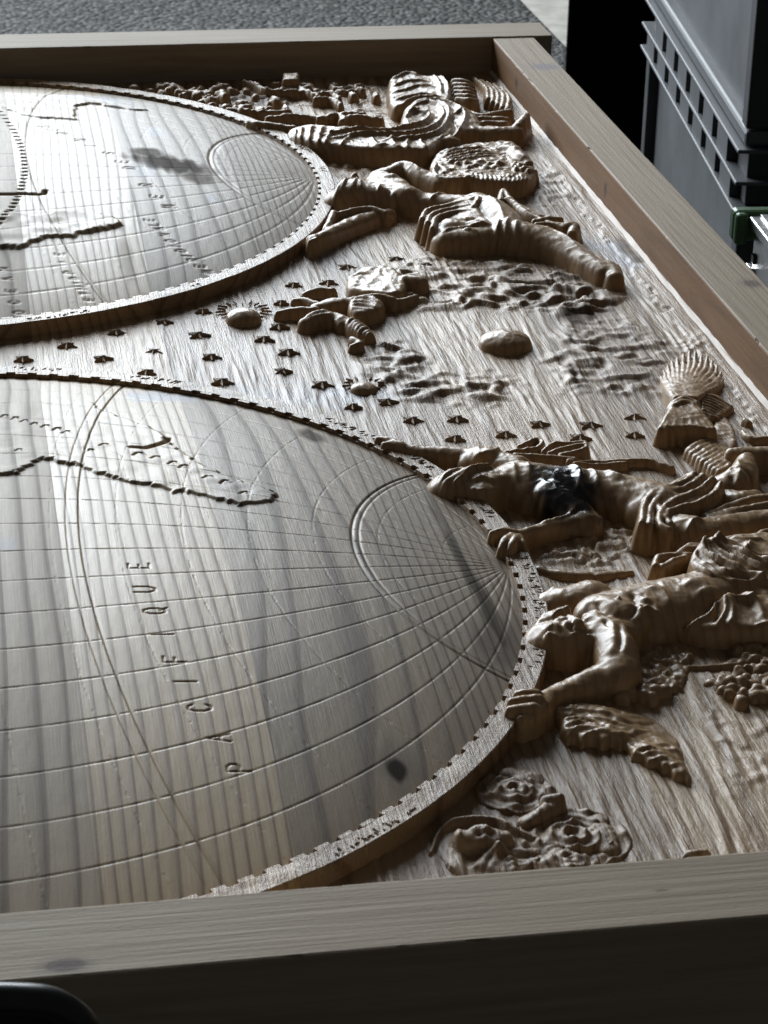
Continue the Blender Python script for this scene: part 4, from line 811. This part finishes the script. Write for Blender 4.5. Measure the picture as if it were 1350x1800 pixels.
# --- flying putto between the hemispheres
g = Fig('flying_putto', 'small winged figure in tumbling drapery between the hemispheres', .0036, seed=241)
g.mass([(608, 500, 24), (618, 478, 24), (650, 466, 26), (690, 466, 28), (712, 486, 32), (712, 508, 32), (690, 516, 32), (650, 512, 30), (625, 510, 26)], 14)
g.fan([(620, 505), (640, 485), (660, 470)], [(690, 510), (700, 495), (705, 478)], 4, 6, 2.2, 30, 14).limb([(714, 484, 20, 36), (736, 486, 20, 38), (745, 490, 10, 34)]).limb([(618, 486, 9, 26), (632, 478, 10, 30), (645, 480, 8, 28)], 3)
g.limb([(560, 533, 22, 26), (585, 526, 26, 30), (615, 524, 24, 30)]).mass([(612, 530, 32), (632, 520, 36), (668, 524, 32), (676, 538, 30), (652, 548, 32), (620, 546, 32)], 12).fan([(620, 522), (640, 520), (670, 534)], [(612, 540), (640, 542), (665, 546)], 5, 4, 6, 32, 2).limb([(635, 520, 9, 34), (665, 516, 10, 36), (690, 522, 8, 32)], 4).limb([(688, 526, 8, 24), (710, 524, 9, 24), (732, 518, 7, 20)], 3)
g.limb([(488, 547, 7, 20), (515, 541, 11, 24), (552, 539, 14, 26)]).limb([(518, 524, 9, 16), (535, 524, 10, 18), (556, 530, 10, 20)]).limb([(535, 514, 8, 18), (558, 506, 11, 22), (585, 506, 10, 22)])
g.limb([(538, 560, 18, 30), (562, 550, 20, 32), (592, 550, 18, 32), (602, 562, 14, 28)]).fan([(535, 556), (550, 548), (575, 544)], [(545, 568), (560, 560), (585, 556)], 4, 4, 5, 30, 1)
g.limb([(604, 556, 16, 28), (630, 570, 22, 30), (648, 584, 16, 26)]).fan([(608, 568), (625, 560), (640, 560)], [(630, 598), (640, 588), (655, 584)], 7, 4, 6, 28, 1).limb([(620, 592, 9, 22), (632, 600, 9, 22), (618, 606, 7, 18)], 4)
g.crk = 1.6; g.build()


# ------------------------------------------------------------------ surroundings
ZF = -2.7
def sheet(name, x0, x1, y0, y1, z, mat):
    return meshpoly(name, [(x0, y0, z), (x1, y0, z), (x1, y1, z), (x0, y1, z)], [(0, 1, 2, 3)], mat)
fl = sheet('workshop_floor', -14, 14, -8, 9.5, ZF, M_FLOOR); fl['kind'] = 'structure'
mg, nt, bs = newmat('grey_gravel'); L = nt.links.new
tc = N(nt, 'ShaderNodeTexCoord'); vo = N(nt, 'ShaderNodeTexVoronoi', i_Scale=75.0); L(tc.outputs['Object'], vo.inputs['Vector'])
nn = N(nt, 'ShaderNodeTexNoise', i_Scale=4.0, i_Detail=6.0, i_Roughness=0.7); L(tc.outputs['Object'], nn.inputs['Vector'])
hs = N(nt, 'ShaderNodeSeparateColor'); L(vo.outputs['Color'], hs.inputs[0])
r = ramp(nt, [(0.0, (0.015, 0.015, 0.014)), (0.5, (0.05, 0.049, 0.046)), (1.0, (0.17, 0.166, 0.158))]); L(mathn(nt, 'ADD', mathn(nt, 'MULTIPLY', hs.outputs[0], .6), mathn(nt, 'MULTIPLY', nn.outputs['Fac'], .4)), r.inputs[0])
L(r.outputs[0], bs.inputs['Base Color']); bs.inputs['Roughness'].default_value = 0.8
bp = N(nt, 'ShaderNodeBump', i_Strength=1.0, i_Distance=0.02); bp.invert = True; L(vo.outputs['Distance'], bp.inputs['Height']); L(bp.outputs[0], bs.inputs['Normal'])
gv = sheet('gravel_ground', -40, 40, 9.5, 80, ZF - .01, mg); gv['kind'] = 'structure'
pv = sheet('paving_strip', 4.72, 9, 12.5, 30, ZF + .01, plain('pale_concrete', (0.3, 0.28, 0.25), .85, noise=.25, scale=20)); pv['kind'] = 'structure'

# stacked storage crates beyond the right rail
def crate_frame(c, yaw):
    t = math.radians(yaw); d = np.array([math.sin(t), math.cos(t), 0]); e = np.array([math.cos(t), -math.sin(t), 0])
    return lambda v: np.array([c[0], c[1], c[2]]) + e * v[0] + d * v[1] + np.array([0, 0, 1]) * v[2]
def crate(label, c, yaw, H, W=1.33, Ln=2.0):
    """local: u across (0 = face seen from the panel), v away from the camera, w up; origin at the lower near corner"""
    t = empty('storage_crate', label, 'crate', 'grey stacking crates'); M = crate_frame(c, yaw); B = lambda n, lo, hi, m, p=t, bw=.006: box(n, lo, hi, m, p, bw, M)
    B('body', (.05, .05, .03), (W - .05, Ln - .05, H - .2), M_CRATE)
    B('base_lip', (.012, .012, .0), (W - .012, Ln - .012, .05), M_CRATE, t, .012)
    for (u, v) in ((.0, .0), (W - .1, .0), (.0, Ln - .1), (W - .1, Ln - .1)): B('corner_post', (u + .012, v + .012, .055), (u + .088, v + .088, H - .2), M_CRATED)
    B('shaded_end_panel', (.1, .02, .06), (W - .1, .05, H - .2), M_CRATED)  # unlit near end: its shade is painted in with the darker material
    for k, z in enumerate((H - .197, H - .11, H - .012)): B('flange', (-.012, -.012, z), (W + .012, Ln + .012, z + .012), M_CRATE, t, .004)
    core = B('collar', (.03, .03, H - .185), (W - .03, Ln - .03, H - .012), M_CRATED)  # dark core paints the shade in the recesses between the rib panels
    for lv, (z0, z1) in enumerate(((H - .185, H - .11), (H - .098, H - .012))):
        for q in range(7):
            v0 = .12 + q * .27 + .09 * lv
            if v0 + .18 < Ln - .03: B('rib_panel', (-.002, v0, z0), (.03, v0 + .18, z1), M_CRATE, core, .002)
    return t
t_ = math.radians(7.6)
C0 = np.array([2.386, 3.0, -.178])
Hc = 1.15
lo_top = C0[2]
crate('lower grey plastic crate with ribbed collar, beyond the right rail', (C0[0], C0[1], lo_top - Hc), 7.6, Hc)
crate('upper grey plastic crate stacked on the ribbed lower crate', (C0[0], C0[1], lo_top + .002), 7.6, Hc)
crate('bottom grey crate of the stack, hidden behind the frame', (C0[0], C0[1], ZF), 7.6, lo_top - Hc - ZF - .002)
# dark partition beside the open end of the workshop
dw = box('partition_wall', (3.40, 9.0, ZF), (14, 9.02, 4.5), M_BLACK, None, 0); dw['label'] = 'black partition wall behind the grey crates'; dw['category'] = 'wall'
# step ladder
def ray_y(px, py, y):
    d = RC @ np.array([(px - 675) / FPX, -(py - 900) / FPX, -1.0]); return CAM + d * (y - CAM[1]) / d[1]
ld = empty('step_ladder', 'aluminium step ladder with green plastic cap beyond the right rail', 'ladder')
A = ray_y(1316, 379, 2.3); ML = crate_frame(A, 4)
box('top_step', (.0, -.8, -.028), (.34, -.002, .0), M_ALU, ld, .005, ML)
for q in range(5): box('tread_rib', (.03 + q * .06, -.8, .0005), (.05 + q * .06, -.01, .006), M_ALU, ld, .001, ML)
box('cap', (-.04, .0, -.075), (.36, .05, .012), M_GREEN, ld, .012, ML); box('cap_lug', (-.04, -.03, -.075), (-.005, .0, .012), M_GREEN, ld, .01, ML)
box('side_plate', (.012, -.8, -.22), (.022, -.03, -.03), M_ALU, ld, .002, ML)
box('rivet', (.004, -.07, -.115), (.012, -.045, -.09), M_BLKPL, ld, .002, ML)
for v in (-.74, -.06): box('front_leg', (.0, v, ZF - A[2]), (.012, v + .05, -.13), M_ALU, ld, .002, ML)
for v in (-.74, -.06): box('rear_leg', (.30, v, ZF - A[2]), (.33, v + .05, -.03), M_ALU, ld, .003, ML)
# trestle table carrying the panel
tb = empty('trestle_table', 'dark work table hidden under the framed panel', 'table')
box('table_top', (-1.7, -1.05, ZR0 - .08), (1.7, 3.4, ZR0 - .002), M_BLACK, tb)
for x in (-1.5, 1.4):
    for y in (-.9, 3.1): box('leg', (x, y, ZF), (x + .12, y + .12, ZR0 - .08), M_BLACK, tb)
# rounded black chair back below the near rail
ch = empty('chair', 'black chair whose rounded backrest edge shows below the near rail', 'chair')
def tube(name, pts, r, mat, parent, n=14, sm=8):
    P = spline(np.array(pts, float), sm); V = []; up = np.array([0, 0, 1.0])
    for i, p in enumerate(P):
        T = P[min(i + 1, len(P) - 1)] - P[max(i - 1, 0)]; T /= np.linalg.norm(T); a = np.cross(T, [0, 1, .2]); a /= np.linalg.norm(a); b = np.cross(T, a)
        for k in range(n): q = 2 * math.pi * k / n; V.append(p + r * (a * math.cos(q) + b * math.sin(q)))
    i = np.arange(len(P) * n).reshape(len(P), n); j = np.roll(i, -1, 1)
    return mesh(name, np.array(V), np.stack([i[:-1], j[:-1], j[1:], i[1:]], -1).reshape(-1, 4), mat, parent)
K = [ray_y(px, py, -1.42) for px, py in ((-260, 1790), (-180, 1762), (-60, 1757), (20, 1757), (80, 1762), (120, 1780), (150, 1815), (165, 1880), (172, 2100))]
tube('backrest_rim', K, .019, M_BLKPL, ch)
V = []
for dy in (.006, .03):
    for k in K: V.append((k[0], k[1] + dy, k[2]))
    V.append((K[0][0], K[0][1] + dy, K[-1][2]))
n = len(V) // 2
meshpoly('backrest_pad', V, [tuple(range(n)), tuple(range(2 * n - 1, n - 1, -1))] + [(i, (i + 1) % n, n + (i + 1) % n, n + i) for i in range(n)], M_BLKPL, ch)
for k in (K[0], K[-1]): box('leg', (k[0] - .03, k[1] - .01, ZF), (k[0] + .03, k[1] + .03, K[-1][2] + .02), M_BLKPL, ch)
